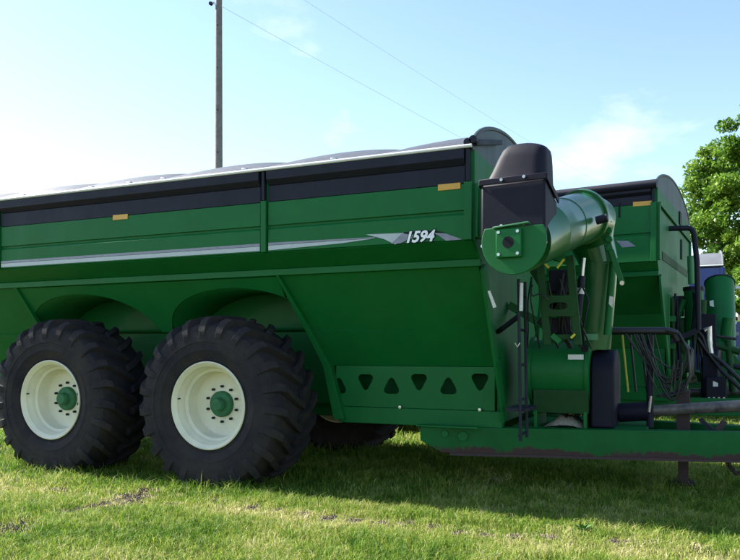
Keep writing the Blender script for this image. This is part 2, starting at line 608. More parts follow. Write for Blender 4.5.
def make_wheel_meshes():
    """origin at hub centre, outer side towards -y; tyre half width .40"""
    def squash(v):
        out = []
        for x, y, z in v:
            lim = -WZ + .002
            if z < -.55:
                k = (-.55 - z) / .35
                y = y * (1 + .045 * k * k)
            if z < lim:
                z = lim + (z - lim) * .06
            out.append((x, y, z))
        return out
    t = MB()
    half = [(.0, .885), (.12, .882), (.24, .872), (.33, .852), (.375, .82), (.395, .77), (.404, .70), (.4065, .66), (.401, .655), (.400, .62), (.396, .585), (.3985, .578), (.394, .57), (.384, .54), (.362, .49), (.366, .482), (.358, .475), (.345, .455), (.335, .43)]
    prof = [(-s, r) for s, r in half[::-1]] + [(s, r) for s, r in half[1:]]
    t.lathe(prof, 120)
    # bead rings on the sidewall
    NL = 23
    for side in (-1, 1):
        for k in range(NL):
            a0 = 2 * math.pi * (k + (.5 if side > 0 else 0)) / NL
            secs = []
            #        lateral, carcass radius, top radius, half thickness, angle lag
            path = [(-.02, .882, .942, .034, .0), (.10, .879, .942, .032, .055), (.22, .868, .937, .032, .135), (.32, .85, .925, .034, .215),
                    (.372, .82, .878, .040, .245), (.392, .765, .805, .038, .250), (.398, .70, .722, .030, .252)]
            for s, rc, rt, hw, lag in path:
                a = a0 + lag
                ow = [(rc - .02, hw * 1.35), (rt, hw), (rt, -hw), (rc - .02, -hw * 1.35)]
                ring = []
                for ri, (r_, q) in enumerate(ow):
                    ss = s + (.014 if (ri in (1, 2) and s >= .375) else 0)
                    ring.append((r_ * math.cos(a + q / r_), side * ss, r_ * math.sin(a + q / r_)))
                secs.append(ring)
            vs = [p for s_ in secs for p in s_]
            fs = [(0, 1, 2, 3), tuple(len(vs) - 4 + i for i in (3, 2, 1, 0))]
            for i in range(len(secs) - 1):
                for j in range(4):
                    fs.append((i * 4 + j, i * 4 + (j + 1) % 4, i * 4 + 4 + (j + 1) % 4, i * 4 + 4 + j))
            t.add(vs, fs)
    t.v = squash(t.v)
    r = MB()                                         # dished rim
    o = -.36
    r.lathe([(o, .435), (o - .012, .448), (o - .006, .455), (o + .02, .450), (o + .16, .43), (o + .5, .43), (o + .70, .435), (o + .715, .45), (o + .70, .425),
             (o + .52, .40), (o + .3, .36)][:1] +
            [(o + .012, .425), (o + .03, .408), (o + .065, .402), (o + .085, .385), (o + .125, .378), (o + .145, .352), (o + .27, .345), (o + .285, .335),
             (o + .292, .315), (o + .272, .16), (o + .268, .0)], 72)
    r.lathe([(o, .435), (o - .012, .447), (o - .004, .458), (o + .03, .45), (o + .68, .45), (o + .72, .458), (o + .728, .445), (o + .70, .42), (o + .40, .36), (o + .32, .33), (o + .31, .0)], 72)
    h = MB()
    h.lathe([(o + .275, .140), (o + .235, .138), (o + .222, .125), (o + .215, .075), (o + .165, .070), (o + .150, .058), (o + .147, .0)], 32)
    nutm = MB()
    nutm.lathe([(.02, .015), (-.028, .015), (-.032, .010), (-.032, 0)], 6)
    def mk(mb, nm, mat, sm):
        me = mb.build(nm, mat, None, smooth=sm)
        d = me.data
        bpy.data.objects.remove(me)
        return d
    vs_ = MB()
    vs_.tube([(-.385, -.31, .06), (-.382, -.345, .06)], .007, 8)
    return mk(vs_, 'valve_stem', 'black', 30), mk(r, 'wheel', 'rim', 32), mk(t, 'tyre', 'rubber', 30), mk(h, 'hub', 'hubgreen', 35), mk(nutm, 'lug_nut', 'black', 30)


VALVE, *WM = make_wheel_meshes()


def wheel(root, x, y, flip, detailed=True):
    """x, y relative to the cart root"""
    def ob(nm, me, par):
        o = bpy.data.objects.new(nm, me)
        COL.objects.link(o)
        o.parent = par
        return o
    wh = ob('wheel', WM[0], root)
    wh.location = (x, y, WZ)
    if flip:
        wh.rotation_euler = (0, 0, math.pi)
    ob('tyre', WM[1], wh)
    ob('hub', WM[2], wh)
    if detailed:
        ob('valve_stem', VALVE, wh)
        for k in range(10):
            a = 2 * math.pi * (k + .5) / 10
            n = ob('lug_nut', WM[3], wh)
            n.location = (.188 * math.cos(a), -.36 + .272, .188 * math.sin(a))
    return wh

# ------------------------------------------------------------------ grain cart body, coordinates: x forward (front wall 0), y 0 = centre, near side -y
def rib_tri(c, half, hgt, up, n=30, rnd=.05):
    """rounded triangle outline in (x, z), for the holes of the skirt"""
    s = 1 if up else -1
    A = [Vector((-half, -hgt / 2 * s)), Vector((half, -hgt / 2 * s)), Vector((0, hgt / 2 * s))]
    pts = []
    for i in range(3):
        p, a, b = A[i], A[i - 1], A[(i + 1) % 3]
        for t in (1, .5, 0, -.5, -1):
            if t > 0:
                q = p + (a - p).normalized() * rnd * t * 1.2
            else:
                q = p + (b - p).normalized() * rnd * -t * 1.2
            cen = (A[0] + A[1] + A[2]) / 3
            q = q + (cen - p).normalized() * rnd * .7 * (1 - abs(t)) ** 1
            pts.append(q)
    return [(c[0] + p.x, c[1] + p.y) for p in pts]


def plate_with_holes(mb, x0, x1, z0, z1, y, t, holes):
    """vertical plate (normal y) with one hole loop per vertical strip"""
    edges = [x0] + [(holes[i][0] + holes[i + 1][0]) / 2 for i in range(len(holes) - 1)] + [x1]
    for i, (cx, cz, loop) in enumerate(holes):
        a, b = edges[i], edges[i + 1]
        ang = sorted([(math.atan2(pz - cz, px - cx), px, pz) for px, pz in loop] + [])
        outer = []
        corners = [math.atan2(zz - cz, xx - cx) for xx in (a, b) for zz in (z0, z1)]
        L_ = [(t_, px, pz) for t_, px, pz in ang]
        # add hole points at the directions of the corners
        def hole_at(th):
            for j in range(len(L_)):
                t0, p0x, p0z = L_[j]
                t1, p1x, p1z = L_[(j + 1) % len(L_)]
                dt = (t1 - t0) % (2 * math.pi)
                dd = (th - t0) % (2 * math.pi)
                if dd <= dt and dt > 1e-9:
                    k = dd / dt
                    return p0x + (p1x - p0x) * k, p0z + (p1z - p0z) * k
            return L_[0][1:]
        full = L_ + [(th, *hole_at(th)) for th in corners]
        full.sort()
        hp, op = [], []
        for th, px, pz in full:
            dx, dz = math.cos(th), math.sin(th)
            ks = []
            if dx > 1e-9: ks.append((b - cx) / dx)
            if dx < -1e-9: ks.append((a - cx) / dx)
            if dz > 1e-9: ks.append((z1 - cz) / dz)
            if dz < -1e-9: ks.append((z0 - cz) / dz)
            k = min(ks)
            hp.append((px, pz))
            op.append((cx + dx * k, cz + dz * k))
        n = len(hp)
        vs = [(p[0], y, p[1]) for p in hp] + [(p[0], y, p[1]) for p in op] + [(p[0], y + t, p[1]) for p in hp] + [(p[0], y + t, p[1]) for p in op]
        fs = []
        for j in range(n):
            q = (j + 1) % n
            fs += [(j, q, n + q, n + j), (2 * n + j, 3 * n + j, 3 * n + q, 2 * n + q), (j, 2 * n + j, 2 * n + q, q)]
        mb.add(vs, fs)


CART = dict(L=8.1, W=1.80, rim=3.215, band=2.905, groove=2.654, pan=2.404, ledge=2.225, yl=1.55, seam=1.62, ys=1.12, bot=1.25, yb=.86, skirt=.80, rail=.625,
            crown=.45, bays=(0, -2.14, -5.88, -8.1), wells=(-2.88, -5.02))


def hopper(root, P, paint='green', tarp='tarp', cap='cap', detail=True, sides=(-1, 1), tarp_step=1.32, roll=False):
    """body panels of a cart; detail: holes, wells, seams"""
    R = ORIG[root.name]
    ox, oy = R.x, R.y
    L, W = P['L'], P['W']
    def b(mb, nm, mat, bevel=0, par=None, smooth=35):
        for i, (x, y, z) in enumerate(mb.v):
            mb.v[i] = (x + ox, y + oy, z)
        return mb.build(nm, mat, par or root, bevel=bevel, smooth=smooth)
    bays = P['bays']
    for s in sides:
        near = s < 0
        Y = s * W
        # backing sheet
        b(MB().box(-L, 0, min(Y, Y - s * .02) , max(Y, Y - s * .02), P['pan'], P['rim'] - .02), 'side_wall', paint)
        for i in range(len(bays) - 1):
            x1, x0 = bays[i], bays[i + 1]
            xa, xb = x0 + .045, x1 - (.045 if i else .06)
            g = P['groove']
            def strip(z0, z1, out, nm, mat):
                y0, y1 = sorted((Y - s * .004, Y + s * out))
                b(MB().box(xa, xb, y0, y1, z0, z1), nm, mat, .004)
            strip(g + .014, P['band'] - .002, .022, 'side_panel', paint)
            # lower panel with an inclined upper lip
            pr = [(xa, Y - s * .004, P['pan'] + .002), (xa, Y + s * .022, P['pan'] + .002), (xa, Y + s * .022, g - .03), (xa, Y - s * .002, g - .006)]
            b(MB().prism(pr, (xb - xa, 0, 0)), 'side_panel', paint, .003)
            # black extension: lower strip and overhanging upper strip
            z0, z1 = P['band'], P['rim']
            h = z1 - z0
            strip(z0 + .002, z0 + h * .52, .018, 'extension_panel', 'black')
            pr = [(xa, Y - s * .004, z1 - .004), (xa, Y + s * .062, z1 - .004), (xa, Y + s * .062, z0 + h * .70), (xa, Y + s * .006, z0 + h * .525)]
            b(MB().prism(pr, (xb - xa, 0, 0)), 'extension_panel', 'black', .004)
        for i, x in enumerate(bays):
            wd = .04 if 0 < i < len(bays) - 1 else .045
            xo = 0 if i == 0 else x
            c = -.03 if i == 0 else (x + .03 if i == len(bays) - 1 else x)
            y0, y1 = sorted((Y - s * .004, Y + s * .045))
            b(MB().box(c - wd + .01, c + wd - .01, y0, y1, P['pan'] - .004, P['band'] + .012), 'post', paint, .004)
            y0, y1 = sorted((Y - s * .004, Y + s * .050))
            b(MB().box(c - .016, c + .016, y0, y1, P['band'] + .014, P['rim'] - .008), 'post', 'black', .003)
        # white edge rail that holds the tarp
        b(MB().tube([(-L - .01, Y + s * .055, P['rim'] + .012), (.01, Y + s * .055, P['rim'] + .012)], .0165, 12), 'tarp_rail', 'white')
        # shoulder, ledge
        yl = s * P['yl']
        q = [(-L, Y, P['pan']), (0, Y, P['pan']), (0, yl, P['ledge'] + .03), (-L, yl, P['ledge'] + .03)]
        b(MB().sheet(q if near else q[::-1], .012), 'shoulder_panel', paint)
        y0, y1 = sorted((yl - s * .012, yl + s * .045))
        b(MB().box(-L, .02, y0, y1, P['ledge'] - .035, P['ledge'] + .032), 'ledge_rail', paint, .005)
        # sloping hopper sides
        zt = P['ledge'] - .036
        def slope(xa, xb, xa2, xb2, ya, za, yb_, zb_, nm='slope_panel'):
            q = [(xa2, yb_, zb_), (xb2, yb_, zb_), (xb, ya, za), (xa, ya, za)]
            b(MB().sheet(q if near else q[::-1], .014), nm, paint)
        ys, yb = s * P['ys'], s * P['yb']
        fb, rb = bays[1], bays[-2]
        slope(fb - .03, -.006, fb + .10, -.006, yl, zt, ys, P['seam'])
        slope(fb + .10, -.006, fb + .30, -.006, ys + s * .018, P['seam'] + .004, yb, P['bot'])
        slope(-L + .006, rb + .03, -L + .006, rb - .02, yl, zt, ys, P['seam'])
        slope(-L + .006, rb - .02, -L + .5, rb - .10, ys + s * .018, P['seam'] + .004, yb, P['bot'])
        # wheel section: slope cut by the wheel wells, each well a half tunnel
        zb = P['seam'] + .02
        def ysl(z):
            return yl + (ys - yl) * (zt - z) / (zt - P['seam'])
        xs = np.linspace(rb, fb, 97)
        def wz(x):
            v = zb
            for c in P['wells']:
                d = (x - c) / .99
                if abs(d) < 1:
                    v = max(v, zb + (zt - .09 - zb) * (1 - d * d) ** .5)
            return v
        mb = MB()
        vs, fs = [], []
        for x in xs:
            z = wz(x)
            vs += [(x, yl, zt), (x, ysl(z), z)]
        for i in range(len(xs) - 1):
            fs.append((2 * i, 2 * i + 2, 2 * i + 3, 2 * i + 1))
        mb.add(vs, fs)
        o = b(mb, 'slope_panel', paint, smooth=0)
        sol = o.modifiers.new('thick', 'SOLIDIFY')
        sol.thickness = .012
        for c in P['wells']:
            mb = MB()
            vs, fs = [], []
            n = 28
            for k in range(n + 1):
                a = math.pi * k / n
                x = c + .99 * math.cos(a)
                z = zb + (zt - .09 - zb) * math.sin(a)
                vs += [(x, ysl(z) - s * .004, z), (x, s * .55, z)]
            for k in range(n):
                fs.append((2 * k, 2 * k + 2, 2 * k + 3, 2 * k + 1))
            fs.append(tuple(2 * k + 1 for k in range(n + 1)))
            mb.add(vs, fs)
            o = b(mb, 'wheel_well', paint, smooth=30)
            sol = o.modifiers.new('thick', 'SOLIDIFY')
            sol.thickness = .008
        y0, y1 = sorted((s * .50, s * .53))
        b(MB().box(rb, fb + .3, y0, y1, P['skirt'], zb + .05), 'inner_wall', paint)
        # ribs at the bay ends
        for xt, xb_ in ((fb, fb + .36), (rb, rb + .0)):
            p = [(yl + s * .05, zt), (yl, zt), (ys, P['seam']), (yb, P['bot']), (yb, P['rail'] + .04), (yb + s * .10, P['rail'] + .04), (yb + s * .10, P['bot']), (ys + s * .075, P['seam'])]
            mb = MB()
            n = len(p)
            z_hi, z_lo = zt, P['rail']
            def xx(z):
                return xt + (xb_ - xt) * (z_hi - z) / (z_hi - z_lo)
            for dx in (0, 1):
                for y, z in p:
                    mb.v.append((xx(z) + dx * (.03 + .06 * (z_hi - z)), y, z))
            mb.f = [tuple(range(n)), tuple(range(2 * n - 1, n - 1, -1))] + [(i, n + i, n + (i + 1) % n, (i + 1) % n) for i in range(n)]
            b(mb, 'rib', paint, .004)
        # skirt with cut-outs, rail under it
        if detail and near:
            mb = MB()
            hs = []
            for i, hx in enumerate((339, 365.6, 391.5, 419, 448.5, 480)):
                p = U(hx, 384, oy - P['yb'] - .01)
                up = i % 2 == 0
                hs.append((p.x - ox, p.z, rib_tri((p.x - ox, p.z), .115, .21, up)))
            hs.sort(key=lambda h: h[0])
            plate_with_holes(mb, fb + .34, -.02, P['skirt'] + .004, P['bot'] - .004, yb - .012, .014, hs)
            b(mb, 'skirt', paint, 0)
            for hx in (265 / 2.667 + 300, 478 / 2.667 + 300):
                q = U(hx, 404, oy - P['yb'] - .06)
                b(MB().lathe([(0, .018), (-.02, .018), (-.022, 0)], 6, c=(q.x - ox, -P['yb'] - .03, P['skirt'] + .012)), 'bolt', 'steel')
        else:
            y0, y1 = sorted((yb + s * .012, yb - s * .002))
            b(MB().box(fb + .34, -.02, y0, y1, P['skirt'] + .004, P['bot'] - .004), 'skirt', paint)
        y0, y1 = sorted((yb + s * .035, yb - s * .08))
        b(MB().box(fb + .38, .06, y0, y1, P['rail'], P['skirt']), 'lower_rail', paint, .006)
        y0, y1 = sorted((yb - s * .30, yb - s * .31))
        b(MB().box(fb + .34, -.02, y0, y1, P['rail'], P['bot'] - .1), 'inner_plate', paint)
    # cross-section end walls
    sec = [(-W, P['rim'] - .01), (-W, P['pan']), (-P['yl'], P['ledge']), (-P['ys'], P['seam']), (-P['yb'], P['bot']), (-P['yb'] + .02, P['rail'] + .06)]
    sec = sec + [(-y, z) for y, z in sec[::-1]]
    b(MB().prism([(.0, y * .996, z) for y, z in sec], (.02, 0, 0)), 'front_wall', paint)
    b(MB().prism([(-L - .02, y * .996, z) for y, z in sec[:4] + sec[-4:]], (.02, 0, 0)), 'rear_wall', paint)
    # frame around the front wall, both corners
    for s in (-1, 1):
        y0, y1 = sorted((s * W * .998, s * (W - .10)))
        b(MB().box(.021, .05, y0, y1, P['pan'] + .02, P['band']), 'corner_plate', paint, .004)
        p0, p1 = (.035, s * (P['yl'] + .0), P['ledge'] - .04), (.075, s * P['yb'], P['rail'] + .1)
        b(MB().beam(p0, p1, .03, .17, up=(0, s, .9)), 'corner_brace', paint, .004)
    # arched end caps and the tarp
    cr = P['crown']
    def arch(y):
        return P['rim'] + .018 + cr * max(0, math.cos(math.pi * y / (2 * W))) ** .75
    def cap_arch(y):
        return P['rim'] + .018 + cr * 1.06 * max(0, math.cos(math.pi * y / (2 * W))) ** .6
    ya = np.linspace(-W - .02, W + .02, 41)
    for x in (-.01, -L + .0):
        pl = [(x, y, cap_arch(np.clip(y, -W, W)) + .012) for y in ya] + [(x, W, P['rim'] - .02), (x, -W, P['rim'] - .02)]
        b(MB().prism(pl, (.018, 0, 0)), 'end_cap', cap)
        b(MB().tube([(x + .01, y, cap_arch(np.clip(y, -W, W)) + .012) for y in ya], .022, 8), 'cap_trim', cap)
    xs = np.linspace(-L + .015, -.015, 160)
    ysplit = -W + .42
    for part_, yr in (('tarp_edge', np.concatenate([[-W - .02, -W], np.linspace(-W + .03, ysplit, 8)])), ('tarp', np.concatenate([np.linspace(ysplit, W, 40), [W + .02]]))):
      vs, fs = [], []
      mb = MB()
      n = len(yr)
      for x in xs:
        ph = (x + .87) / tarp_step
        k = abs(math.sin(math.pi * ph)) ** .6
        for y in yr:
            yy = float(np.clip(y, -W, W))
            e = max(0, math.cos(math.pi * yy / (2 * W))) ** .6
            vs.append((x, y, arch(yy) - .095 * e * (1 - k)))
      for i in range(len(xs) - 1):
        for j in range(n - 1):
            fs.append((i * n + j, (i + 1) * n + j, (i + 1) * n + j + 1, i * n + j + 1))
      mb.add(vs, fs)
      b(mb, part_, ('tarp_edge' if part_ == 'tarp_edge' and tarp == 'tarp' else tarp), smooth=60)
    # bows that carry the tarp
    k = 0
    while -.87 - k * tarp_step > -L:
        x = -.87 - k * tarp_step
        b(MB().tube([(x, y, arch(np.clip(y, -W, W)) - .13) for y in ya[1:-1]], .02, 6), 'bow', 'steel')
        k += 1
    if roll:
        b(MB().tube([(-L, -W - .06, P['rim'] + .03), (.02, -W - .06, P['rim'] + .03)], .062, 14), 'tarp_roll', 'black')


def under_frame(root, P, wheels, paint='green'):
    R = ORIG[root.name]
    ox, oy = R.x, R.y
    def b(mb, nm, mat, bevel=0):
        mb.v = [(x + ox, y + oy, z) for x, y, z in mb.v]
        return mb.build(nm, mat, root, bevel=bevel)
    b(MB().box(-P['L'] + .5, -.02, -.42, .42, P['rail'] + .02, P['bot'] + .3), 'centre_sill', paint, .01)
    xm = (wheels[0] + wheels[1]) / 2
    for s in (-1, 1):
        y = s * 1.0
        b(MB().beam((wheels[1] - .2, y, WZ), (wheels[0] + .2, y, WZ), .2, .24), 'bogie_beam', paint, .01)
    b(MB().tube([(xm, -1.0, WZ), (xm, 1.0, WZ)], .10, 16), 'axle', paint)
    for x in wheels:
        b(MB().tube([(x, -1.55, WZ), (x, 1.55, WZ)], .07, 12), 'spindle', paint)

# ------------------------------------------------------------------ main cart
CX, CY = -1.70, 8.05
W_X = [U(205, 407, 6.12).x, U(47, 398, 6.12).x]
WHEELS = [(x, y) for x in W_X for y in (6.52, 9.58)]
C1 = thing('grain_cart', (CX, CY, 0), 'long green grain cart with cream wheels, silver stripe and number 1594 on its side', 'grain cart', 'green grain carts parked in a row')
CART['wells'] = tuple(x - CX - .02 for x in W_X)
hopper(C1, CART)
under_frame(C1, CART, [x - CX for x in W_X])
for x in W_X:
    wheel(C1, x - CX, 6.52 - CY, False)
    wheel(C1, x - CX, 9.58 - CY, True)

# decals on the near side
def poly_decal(px, name, mat, Y=6.25 - .0255, par=C1, t=.0015):
    pts = [U(x, y, Y) for x, y in px]
    return MB().prism([(p.x, Y, p.z) for p in pts], (0, -t, 0)).build(name, mat, par, smooth=0)

def zline(z0, z1, x0, x1, name, mat, Y=6.25 - .0255, slant=0):
    return MB().prism([(x0, Y, z0), (x1, Y, z0), (x1 + slant, Y, z1), (x0, Y, z1)], (0, -.0015, 0)).build(name, mat, C1, smooth=0)

xb = [CX + k for k in CART['bays']]
for a, e in ((xb[3], xb[2]), (xb[2], xb[1])):
    zline(2.418, 2.462, a + .05, e - .05, 'stripe', 'silver')
    zline(2.466, 2.492, a + .05, e - .05, 'stripe', 'lilac')
xr0 = xb[1] + .05
xm_ = U(375, 240, 6.22).x
MB().prism([(xr0, 6.2245, 2.418), (xm_ - .35, 6.2245, 2.442), (xm_, 6.2245, 2.468), (xr0, 6.2245, 2.466)], (0, -.0015, 0)).build('stripe', 'silver', C1, smooth=0)
MB().prism([(xr0, 6.2245, 2.470), (xm_, 6.2245, 2.472), (xm_, 6.2245, 2.480), (xr0, 6.2245, 2.494)], (0, -.0015, 0)).build('stripe', 'lilac', C1, smooth=0)
poly_decal([(366, 234.5), (403, 233), (413, 238), (395, 244.5), (384, 239)], 'decal_swoosh', 'silver')
poly_decal([(400, 243.4), (410, 238.5), (414, 235), (402, 233.5), (391, 243.8)][::-1], 'decal_swoosh', 'lilac', Y=6.25 - .0275)
poly_decal([(432, 232.6), (446, 233.6), (462, 239.4), (446, 240.8), (438, 235)], 'decal_swoosh', 'lilac')
poly_decal([(404, 232.2), (434, 230.6), (446, 232.6), (434, 232.6), (404, 234)], 'decal_swoosh', 'black_ink')


def text_mesh(s, size, mat, loc, xdir, up, name, par, offset=0.0, shear=.25, depth=.0012):
    cu = bpy.data.curves.new('t', 'FONT')
    cu.body = s
    cu.size = size
    cu.shear = shear
    cu.offset = offset
    cu.extrude = depth
    tmp = bpy.data.objects.new('t', cu)
    COL.objects.link(tmp)
    bpy.context.view_layer.update()
    dg = bpy.context.evaluated_depsgraph_get()
    me = bpy.data.meshes.new_from_object(tmp.evaluated_get(dg))
    bpy.data.objects.remove(tmp)
    x, u = Vector(xdir).normalized(), Vector(up).normalized()
    n = x.cross(u)
    o0 = ORIG[par.name]
    for v in me.vertices:
        c = Vector(loc) + x * v.co.x + u * v.co.y + n * v.co.z
        v.co = c - o0
    me.materials.clear()
    me.materials.append(M[mat])
    me.name = name
    o = bpy.data.objects.new(name, me)
    COL.objects.link(o)
    o.parent = par
    return o

p0, p1 = U(404.5, 242.6, 6.222), U(434, 240.6, 6.222)
hgt = .097
for off, mat, dy in ((.011, 'black_ink', -.0265), (.0045, 'white_ink', -.0295)):
    t = text_mesh('1594', hgt / .70, mat, (p0.x, 6.25 + dy - .002, p0.z), (1, 0, 0), (0, 0, 1), 'number_decal', C1, offset=off, shear=.3)
    t['label'] = 'white italic number 1594' if mat == 'white_ink' else 'black outline of the number 1594'
# amber reflectors
for px, py, ww in ((449, 186.6, .105), (120, 217, .105)):
    p = U(px, py, 6.22)
    MB().box(p.x - ww, p.x + ww, 6.25 - .0285, 6.25 - .0225, p.z - .028, p.z + .028).build('reflector', 'amber', C1, bevel=.002)

# --- discharge hood and auger
C0, C1e = Vector((-1.21, 5.79, 2.285)), U(582, 217, 7.2)
d = (C1e - C0)
dh = Vector((.09, 1, 0)).normalized()
rt = Vector((dh.y, -dh.x, 0))
def HP(u, w_, z):
    return C0 + rt * u + dh * w_ + Vector((0, 0, z))
MB().tube([C0 + d * t for t in (.06, .35, .355, .36, .7, .98)], [.257, .25, .254, .25, .245, .24], 48).build('auger_tube', 'gloss', C1, smooth=30)
MB().tube([C0 + d * t for t in (.62, .635)], .250, 48).build('tube_band', 'gloss', C1)
MB().tube([C0 + d * t for t in (.965, 1.0)], .268, 48).build('hinge_flange', 'gloss', C1, bevel=.006)
# hood body: chute box whose roof falls towards the back, black plastic boot above it
hl, hr, hw0, hw1 = -.285, .245, -.045, .33
MB().hexa([HP(hl, hw0, -.02), HP(hr, hw0, -.02), HP(hr, hw1, -.05), HP(hl, hw1, -.05),
           HP(hl, hw0, .485), HP(hr, hw0, .485), HP(hr, hw1, .36), HP(hl, hw1, .36)]).build('discharge_hood', 'poly', C1, bevel=.018)
# flange strip round the joint
for a, e in (((hl - .012, hw0 - .012), (hr + .012, hw0 - .012)), ((hr + .012, hw0 - .012), (hr + .012, hw1)), ((hl - .012, hw0), (hl - .012, hw1))):
    za = .50 if a[1] < .2 else .38
    ze = .50 if e[1] < .2 else .37
    MB().beam(HP(a[0], a[1], za), HP(e[0], e[1], ze), .014, .05).build('hood_flange', 'poly', C1, bevel=.006)
mb = MB()
rings = []
prof = [(.0, 0.0, 0.0, 1.0), (.10, .06, .02, .97), (.20, .11, .03, .93), (.265, .145, .045, .88), (.30, .175, .07, .78), (.312, .22, .11, .55)]
nseg = 36
for hz, li, fi, sq in prof:
    u0, u1 = hl + li, hr + .0 - fi * .35
    w0_, w1_ = hw0 + .01 + fi, hw1 - .02 - fi * .4
    cu, cw = (u0 + u1) / 2, (w0_ + w1_) / 2
    ring = []
    for k in range(nseg):
        a = 2 * math.pi * k / nseg
        e = .38 + .25 * (1 - sq)
        cx_ = math.copysign(abs(math.cos(a)) ** e, math.cos(a))
        cy_ = math.copysign(abs(math.sin(a)) ** e, math.sin(a))
        bz = .50 + hz - max(0, (cy_ + 1) / 2) * .13 * (1 - hz / .32)
        bz -= .025 * cx_ * (hz / .3) * .6 + .02 * (cx_ * cx_) * (hz / .3)
        ring.append(HP(cu + (u1 - u0) / 2 * cx_, cw + (w1_ - w0_) / 2 * cy_, bz))
    rings.append(ring)
vs = [p for r in rings for p in r]
fs = [(i * nseg + k, i * nseg + (k + 1) % nseg, (i + 1) * nseg + (k + 1) % nseg, (i + 1) * nseg + k) for i in range(len(rings) - 1) for k in range(nseg)]
fs += [tuple(range((len(rings) - 1) * nseg, len(rings) * nseg)), tuple(range(nseg))[::-1]]
mb.add(vs, fs).build('hood_boot', 'poly', C1, smooth=50)
# end plate: disc with its top cut by a lip
pl = []
for k in range(41):
    a = math.radians(154 + (386 - 154) * k / 40)
    pl.append(HP(.265 * math.cos(a), hw0 - .018, .265 * math.sin(a) + .0))
MB().prism(pl, -dh * .02).build('end_plate', 'green', C1, bevel=.004)
MB().beam(HP(-.155, hw0 - .06, .112), HP(.135, hw0 - .06, .135), .06, .012).build('plate_lip', 'palegreen', C1, bevel=.002)  # paler green puts the sun on the lip into its colour
def hood_box(u0, u1, z0, z1, w0_, w1_, nm, mat, bev=.006):
    return MB().hexa([HP(u0, w0_, z0), HP(u1, w0_, z0), HP(u1, w1_, z0), HP(u0, w1_, z0), HP(u0, w0_, z1), HP(u1, w0_, z1), HP(u1, w1_, z1), HP(u0, w1_, z1)]).build(nm, mat, C1, bevel=bev)
hood_box(-.13, .075, -.13, .095, hw0 - .085, hw0 - .038, 'bearing_block', 'green')
MB().tube([HP(-.028, hw0 - .088, -.012), HP(-.028, hw0 - .05, -.012)], .046, 24).build('shaft_socket', 'black_ink', C1)  # solid black disc stands in for the dark inside of the hole
for u_, z_ in ((-.105, -.105), (.05, -.105), (-.105, .07), (.05, .07)):
    MB().tube([HP(u_, hw0 - .096, z_), HP(u_, hw0 - .08, z_)], .013, 8).build('bolt', 'steel', C1)
for u_, z_ in ((-.10, .50), (.085, .505), (-.10, .13 + .0), (.085, .135)):
    MB().tube([HP(u_, hw0 - .042, z_ + .0), HP(u_, hw0 - .01, z_)], .013, 8).build('bolt', 'steel', C1)
for u_ in (hl + .02, hr - .0):
    MB().tube([HP(u_, hw0 - .03, -.02), HP(u_, hw0 + .02, -.02)], .013, 8).build('bolt', 'steel', C1)
# lamp on the tube, hinge and lower tube
p = C0 + d * .72 + rt * .05 - Vector((0, 0, .0)) + rt * .22
MB().tube([p, p + rt * .10 + Vector((0, 0, .02))], .038, 12).build('marker_lamp', 'black', C1, bevel=.004)
MB().tube([C1e - d * .01, C1e + Vector((.04, .30, .02)), C1e + Vector((.03, .52, -.16)), Vector((-.76, 7.74, 2.30))], [.25, .25, .22, .185], 36).build('elbow', 'gloss', C1, smooth=50)
MB().tube([Vector((-.76, 7.70, 2.32)), Vector((-.84, 7.80, 1.45))], .185, 32).build('lower_tube', 'gloss', C1)
MB().tube([U(613, 262, 7.5), U(607, 335, 7.5)], .035, 12).build('side_pipe', 'green', C1)
MB().prism([U(609.5, 296, 7.46), U(613.5, 297, 7.46), U(612.5, 308, 7.46), U(608.8, 304, 7.46)], (0, .004, 0)).build('sticker', 'sticker', C1, smooth=0)
MB().beam(U(606, 235, 7.35), U(611, 262, 7.35), .05, .07).build('hinge_lug', 'green', C1, bevel=.006)
MB().beam(U(611, 250, 7.3), U(622, 283, 7.3), .03, .05).build('fold_link', 'green', C1, bevel=.004)
MB().tube([U(622, 283, 7.26), U(622, 283, 7.40)], .022, 10).build('link_pin', 'steel', C1)
for k in range(5):
    q = U(607.5 + k * .4, 212 + k * 9, 7.3)
    MB().tube([q, q + Vector((.0, .05, 0))], .035, 6).build('hinge_bolt', 'green', C1, bevel=.004)
# hydraulic cylinder beside the lower tube
a, e = U(584, 258, 7.2), U(578, 318, 7.2)
MB().tube([a, a.lerp(e, .4)], .018, 10).build('cylinder_rod', 'steel', C1)
MB().tube([a.lerp(e, .3), e], .034, 12).build('fold_cylinder', 'black', C1)
MB().tube([a.lerp(e, .5), a.lerp(e, .6)], .037, 12).build('cylinder_label', 'sticker', C1)
# front bracket frame
YB = 7.02
for (xa, ya_), (xb_, yb_) in (((540, 262), (548, 345)), ((570, 256), (578, 345))):
    MB().beam(U(xa, ya_, YB), U(xb_, yb_, YB), .07, .06, up=(0, 1, 0)).build('bracket_upright', 'green2', C1, bevel=.004)
pa, pb = U(542, 296, YB - .04), U(577, 316, YB - .04)
mb = MB()
cxh, czh = (pa.x + pb.x) / 2 - .01, (pa.z + pb.z) / 2
loop = [(cxh + .085 * math.copysign(abs(math.cos(t)) ** .7, math.cos(t)), czh + .035 * math.copysign(abs(math.sin(t)) ** .7, math.sin(t))) for t in [2 * math.pi * k / 24 for k in range(24)]]
plate_with_holes(mb, pa.x, pb.x, pb.z, pa.z, YB - .04, .02, [(cxh, czh, loop)])
mb.build('bracket_plate', 'green2', C1)
MB().beam(U(543, 337, YB + .05), U(580, 337, YB + .05), .06, .05).build('bracket_cross', 'green2', C1, bevel=.004)
